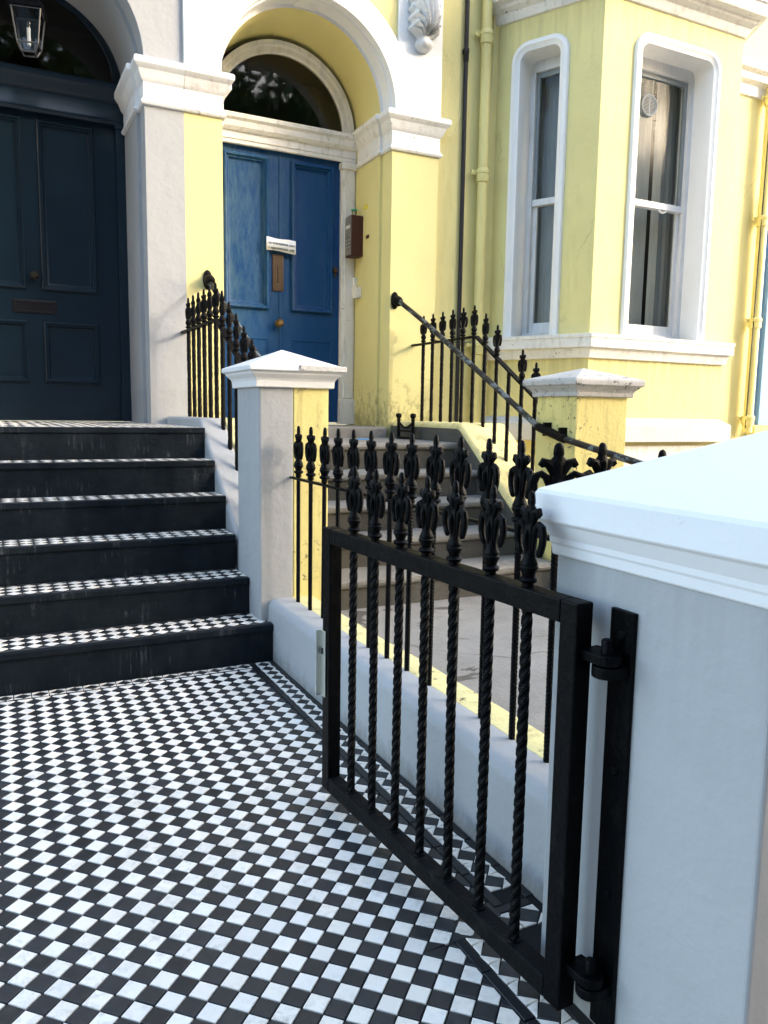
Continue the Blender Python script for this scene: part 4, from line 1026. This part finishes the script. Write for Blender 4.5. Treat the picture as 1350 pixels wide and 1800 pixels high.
h1 = handrail(0.312, 2.34, [(0.312, 2.50, 2.335), (0.312, 2.40, 2.28), (0.312, 1.9, 2.02), (0.312, 1.4, 1.76), (0.312, 0.9, 1.50), (0.312, 0.44, 1.26)], 'worn handrail running down from the yellow strip between the doors')
h2 = handrail(2.0, 2.305, [(2.0, 2.50, 2.302), (2.0, 2.44, 2.29), (2.0, 2.004, 2.081), (2.0, 1.158, 1.640), (2.0, 0.376, 1.225), (2.0, 0.20, 1.180), (2.0, 0.082, 1.160), (2.0, -0.429, 1.072), (2.0, -0.95, 0.985), (2.0, -1.0, 0.93)], 'worn handrail slanting down across the right stair railing to the pillar')
for y in (0.33, 0.17):
    build(MB().obox((2.025, y, 1.225 if y > 0.3 else 1.195), (0.035,0,0), (0,0.012,0), (0,0.0,0.045)), 'pillar_bracket', M_IRONOLD, h2, bevel=0.002)
build(MB().tube([(2.0, 0.40, 1.238), (2.0, 0.12, 1.166)], 0.029, 10), 'sleeve', M_IRONOLD, h2, smooth=60)
build(MB().tube([(2.0, -0.97, 0.95), (2.0, -0.98, 0.15)], 0.021, 10), 'post', M_HAND, h2, smooth=60)

# ---- boot scraper
bs = thing('boot_scraper', 'small rusty iron boot scraper standing on the top concrete step', 'boot scraper', (1.90, 2.1, 1.09))
for y in (2.235, 1.975):
    build(MB().lathe([(0.016, 1.09), (0.014, 1.25), (0.02, 1.258), (0.012, 1.266), (0.02, 1.275), (0.027, 1.292), (0.022, 1.310), (0.0, 1.316)], (1.90, y, 0), 12), 'post', M_IRONOLD, bs, smooth=40)
build(MB().box(1.894, 1.906, 1.985, 2.225, 1.155, 1.172), 'scraping_bar', M_IRONOLD, bs, bevel=0.002)
pts = [(1.90, 2.225-0.24*i/12, 1.235-0.045*math.sin(math.pi*i/12)) for i in range(13)]
build(MB().tube(pts, 0.010, 6), 'curved_bar', M_IRONOLD, bs, smooth=60)
build(MB().box(1.885, 1.915, 1.985, 2.225, 1.09, 1.115), 'foot_bar', M_IRONOLD, bs, bevel=0.004)

# ================================================================== PIPES AND CABLES
def pipe(x, y, r, z0, z1, mat, label, collars, lug=0.1, n=14):
    t = thing('downpipe', label, 'pipe', (x, y, z0))
    build(MB().lathe([(r, z0), (r, z1)], (x, y, 0), n), 'pipe', mat, t, smooth=60)
    for z in collars:
        mb = MB().lathe([(r, z-0.075), (r*1.22, z-0.07), (r*1.25, z+0.0), (r*1.36, z+0.005), (r*1.36, z+0.035), (r*1.2, z+0.045), (r, z+0.05)], (x, y, 0), n)
        mb.box(x-lug, x+lug, y+r*0.6, y+r*0.95, z-0.004, z+0.034)
        build(mb, 'collar', mat, t, smooth=40)
    return t
pipe(2.885, 2.53, 0.046, 0.2, ZT, M_YELPIPE, 'yellow painted downpipe between the blue door porch and the bay', (4.72, 3.52, 1.95))
pipe(2.70, 2.575, 0.020, 1.0, ZT, M_BLACKPIPE, 'thin black pipe on the yellow wall beside the porch', (4.55,), 0.03, 10)
pipe(6.66, 2.50, 0.055, 1.15, 5.0, M_YELPIPE, 'yellow painted downpipe at the far right beside the blue house', (4.85, 3.55, 2.42, 1.30))
tag(build(MB().tube([(3.0, 2.585, 5.3), (2.995, 2.565, 4.6), (2.965, 2.56, 4.0), (2.94, 2.585, 3.4), (2.935, 2.59, 2.9)], 0.005, 6), 'cable', M_CABLE), 'thin cream cable hanging on the wall left of the bay window', 'cable')
tag(build(MB().tube([(2.66, 2.592, 4.9), (2.665, 2.592, 4.2), (2.655, 2.592, 3.98), (2.62, 2.585, 3.88), (2.56, 2.575, 3.82), (2.505, 2.545, 3.80)], 0.004, 6), 'cable', M_CABLE), 'thin looping cable from the black pipe to the porch capital', 'cable')
tag(build(MB().tube([(2.30, 2.595, 2.0), (2.6, 2.59, 1.985), (2.9, 2.575, 1.99), (3.06, 2.58, 2.0)], 0.004, 6), 'cable', M_BLACKPIPE), 'thin dark cable running along the wall behind the stair railing', 'cable')
tag(build(MB().tube([(6.60, 2.48, 1.2), (6.595, 2.47, 2.2), (6.60, 2.47, 3.2), (6.62, 2.47, 4.9)], 0.006, 6), 'cable', M_BLACKPIPE), 'dark cable tied along the far right yellow downpipe', 'cable')

# ================================================================== SMALL THINGS AT THE DOORS
eb = thing('entry_phone', 'brown door-entry box with grey keypad beside the blue door', 'intercom', (1.86, 3.14, 2.77))
build(MB().box(1.805, 1.925, 3.075, 3.215, 2.775, 3.145), 'case', M_BROWN, eb, bevel=0.004)
kp = build(MB().box(1.8005, 1.8048, 3.080, 3.210, 2.785, 3.138), 'keypad', M_GREYPLATE, eb, bevel=0.001)
for i in range(4):
    for j in range(2): build(MB().lathe([(0.009, -0.004), (0.009, 0.0)], (1.8002, 3.12+0.05*j, 2.86+0.032*i), 8, 'x'), 'button', M_STEEL, kp)
build(MB().box(1.7990, 1.8004, 3.10, 3.19, 3.03, 3.06), 'name_slot', M_WHITE, kp)
cup = thing('cup', 'small clear cup with a green rim left on top of the entry box', 'cup', (1.86, 3.14, 3.147))
build(MB().lathe([(0.020, 3.147), (0.026, 3.20), (0.024, 3.20), (0.018, 3.15)], (1.86, 3.14, 0), 14), 'cup_body', M_LAMPGLASS, cup, smooth=60)
build(MB().lathe([(0.027, 3.197), (0.030, 3.200), (0.030, 3.208), (0.027, 3.210)], (1.86, 3.14, 0), 14), 'rim', paint('green_plastic', (0.05, 0.45, 0.28), 0.4, 0, 0), cup, smooth=60)
tag(build(MB().box(1.9225, 1.9262, 2.985, 3.06, 3.195, 3.235), 'sticker', M_STICK), 'small yellow sticker on the porch wall above the entry box', 'sticker')
tag(build(MB().box(1.9225, 1.9262, 2.945, 3.01, 2.925, 2.955), 'name_plate', M_BROWN), 'tiny dark plate on the porch wall right of the entry box', 'plate')
tag(build(MB().box(1.895, 1.925, 3.20, 3.26, 2.42, 2.60).box(1.880, 1.925, 3.10, 3.20, 2.40, 2.50), 'cable_box', M_WHITEOLD, bevel=0.004), 'small painted cable box below the entry phone', 'box')
# notice taped across the door
nx0, nx1, nz0, nz1 = 1.035, 1.315, 2.772, 2.888
mb = MB(); rows = [[], []]
for i in range(17):
    t = i/16; x = nx0+(nx1-nx0)*t; dy = -0.012-0.012*math.sin(math.pi*t)*0.6-0.014*(1 if t > 0.9 else 0)*(t-0.9)*8
    tilt = -0.016*(t-0.5)
    rows[0].append((x, YD+dy-0.034, nz0+tilt+0.004*math.sin(t*5))); rows[1].append((x, YD+dy-0.034, nz1+tilt+0.004*math.sin(t*7+2)))
mb.loft(rows, closed=False)
no = build(mb, 'notice', M_PAPER, smooth=60); sol = no.modifiers.new('thick', 'SOLIDIFY'); sol.thickness = 0.0006
tag(no, 'white paper notice about appointments taped across the blue door', 'notice')
def text(body, size, loc, rot, mat, name, parent=None, width=1.0):
    cu = bpy.data.curves.new('t', 'FONT'); cu.body = body; cu.size = size; cu.extrude = 0.0003; cu.offset = size*0.012
    to = bpy.data.objects.new('t', cu); COL.objects.link(to)
    dg = bpy.context.evaluated_depsgraph_get(); me = bpy.data.meshes.new_from_object(to.evaluated_get(dg))
    bpy.data.objects.remove(to)
    me.materials.clear(); me.materials.append(mat)
    xs = [v.co.x for v in me.vertices]; k = width/(max(xs)-min(xs)) if width else 1; x0 = min(xs)
    for v in me.vertices: v.co.x = (v.co.x-x0)*k
    o = bpy.data.objects.new(name, me); link(o, parent, loc); o.rotation_euler = rot; return o
text('epresentatives seen', 0.034, (nx0+0.014, YD-0.0560, 2.838), (R(90), R(2.9), 0), M_INK, 'lettering', no, 0.262)
text('y appointment only', 0.034, (nx0+0.014, YD-0.0560, 2.795), (R(90), R(2.9), 0), M_INK, 'lettering', no, 0.258)
# faint chalk number on the second step from the top
M_CHALK = paint('faint_chalk', (0.013, 0.017, 0.021), 0.9, 0.3, 0.0)
tag(text('79', 0.085, (-0.17, SY[4]-0.0012, 0.86), (R(90), 0, 0), M_CHALK, 'step_number', None, 0.10), 'faint chalked number on the riser second from the top', 'number')
# ---- hanging lantern in the grey porch
lt = thing('lantern', 'square glass porch lantern hanging in the grey archway', 'lantern', (-0.918, 2.9, 4.32))
LXc, LYc = -0.915, 2.90; lr = R(33)
def sq(hw, z): return [(LXc+hw*1.414*math.cos(lr+math.pi/2*i), LYc+hw*1.414*math.sin(lr+math.pi/2*i), z) for i in range(4)]
build(MB().loft([sq(0.108, 4.215), sq(0.116, 4.225), sq(0.116, 4.245), sq(0.10, 4.26), sq(0.085, 4.30), sq(0.03, 4.335), sq(0.015, 4.36)]), 'roof', M_IRON, lt, bevel=0.002)
A_, B_ = sq(0.100, 4.215), sq(0.072, 3.985); C_ = sq(0.045, 3.93)
mb = MB()
for i in range(4):
    j = (i+1) % 4
    for p, q in ((A_[i], B_[i]), (A_[i], A_[j]), (B_[i], B_[j]), (B_[i], C_[i]), (C_[i], C_[j])): mb.tube([p, q], 0.006, 6)
build(mb, 'frame', paint('lantern_grey_metal', (0.055, 0.058, 0.062), 0.35, 0.1, 0.1), lt, smooth=40)
for i in range(4):
    j = (i+1) % 4; build(MB().add([A_[i], A_[j], B_[j], B_[i]], [(0,1,2,3)]), 'pane', M_LAMPGLASS, lt)
for i in range(4):
    j = (i+1) % 4; build(MB().add([B_[i], B_[j], C_[j], C_[i]], [(0,1,2,3)]), 'lower_pane', M_LAMPGLASS, lt)
build(MB().lathe([(0.013, 3.99), (0.013, 4.11)], (LXc, LYc, 0), 10), 'candle_tube', M_WHITE, lt, smooth=60)
build(MB().lathe([(0.008, 4.11), (0.017, 4.13), (0.014, 4.15), (0.002, 4.185)], (LXc, LYc, 0), 10), 'bulb', M_LAMPGLASS, lt, smooth=60)
build(MB().tube([(LXc, LYc, 4.355), (LXc, LYc, SPR+math.sqrt(RI**2-0.0001)-0.002)], 0.006, 8), 'rod', M_IRON, lt, smooth=60)

# ================================================================== NEIGHBOUR AND STREET
bh = thing('blue_house', 'sky blue rendered house just in view at the right edge', 'house', (8.5, 2.6, 0))
mb = MB().box(XE2+0.002, 11.5, YW-0.02, 9.0, 1.24, ZT); build(mb, 'wall', M_BLUEHOUSE, bh)
build(MB().box(XE2+0.10, XE2+0.5, YW-0.07, YW-0.02, 1.24, 3.60), 'pilaster', M_BLUEHOUSE, bh, bevel=0.004)
build(MB().box(XE2+0.04, XE2+0.6, YW-0.12, YW-0.02, 3.60, 3.86), 'impost', M_WHITEOLD, bh, bevel=0.01)
build(MB().box(XE2+0.002, 11.5, YW-0.10, 9.0, -0.06, 1.238), 'plinth', M_YELDIRTY, bh, bevel=0.01)

# street trees opposite: they show as reflections in the panes
def tree(x, y, h, rx, seed, label, dens=420):
    rnd = random.Random(seed); t = thing('street_tree', label, 'tree', (x, y, -0.06), 'street trees opposite')
    mb = MB(); mb.tube([(x, y, -0.1), (x+0.05, y, h*0.3), (x-0.1, y+0.1, h*0.55), (x, y, h*0.8)], [0.26, 0.2, 0.14, 0.05], 10)
    blobs = []
    for k in range(18):
        a = rnd.uniform(0, 6.28); rr = rx*rnd.uniform(0.2, 0.8); z = h*rnd.uniform(0.42, 0.92); bx, by = x+rr*math.cos(a), y+rr*math.sin(a)
        blobs.append((bx, by, z, rx*rnd.uniform(0.28, 0.45))); mb.tube([(x, y, h*0.38+0.1*k % 1), ((x+bx)/2, (y+by)/2, (h*0.4+z)/2+0.2), (bx, by, z)], [0.08, 0.05, 0.015], 6)
    build(mb, 'trunk', M_BARK, t, smooth=60)
    lf = MB()
    for bx, by, z, r_ in blobs:
        for _ in range(dens):
            v = Vector((rnd.gauss(0,1), rnd.gauss(0,1), rnd.gauss(0,1))).normalized()*r_*rnd.uniform(0.35, 1.05)
            c = Vector((bx, by, z))+v; s_ = rnd.uniform(0.10, 0.20)*(rx/4.5 if rx > 3 else 0.7)
            a = Vector((rnd.gauss(0,1), rnd.gauss(0,1), rnd.gauss(0,1))).normalized(); b = a.orthogonal().normalized()*s_; a = a*s_
            lf.add([c-a, c+b*0.6, c+a, c-b*0.6], [(0,1,2,3)])
    build(lf, 'crown', M_LEAF, t)
for k, (tx, ty, th, tr) in enumerate(((-13.0, -12.5, 13.0, 4.3), (-5.5, -13.0, 14.5, 4.6), (2.0, -13.5, 15.0, 4.8), (8.8, -13.0, 14.0, 4.3), (18.6, -13.0, 15.0, 4.0))):
    tree(tx, ty, th, tr, k+1, ['leafy street tree furthest left across the street, behind the camera', 'leafy street tree across from the grey house, behind the camera', 'leafy street tree across from the yellow porch, behind the camera', 'leafy street tree across from the bay window, behind the camera', 'thinly leaved street tree furthest right across the street, behind the camera'][k], 420 if k < 4 else 150)

# terrace across the street (unseen, added for reflections and to cut low sky light)
ot = thing('terrace', 'long brick terrace across the street behind the camera, added unseen for reflections and to cut low sky light', 'building', (0, -21, -0.06))
M_BRICK = paint('dull_brick', (0.20, 0.13, 0.095), 0.9, 0.2, 0.3, 30)
build(MB().box(-38, 40, -29, -21, -0.06, 13.0), 'wall', M_BRICK, ot)
build(MB().prism([(-29.3, 13.0), (-20.7, 13.0), (-25, 15.0)], lambda p, h: (h, p[0], p[1]), -38, 40), 'roof', paint('slate', (0.06, 0.06, 0.065), 0.7, 0.2, 0.2), ot)
WM = MB().box(-0.55, 0.55, -0.03, 0.0, 0, 1.9).mesh('window', M_SASHGREY)
for k in range(26):
    for z in (1.0, 4.2, 7.2, 10.2):
        b = bpy.data.objects.new('window', WM); link(b, ot, (-36.5+k*3.0, -20.98, z)); b.rotation_euler.z = math.pi
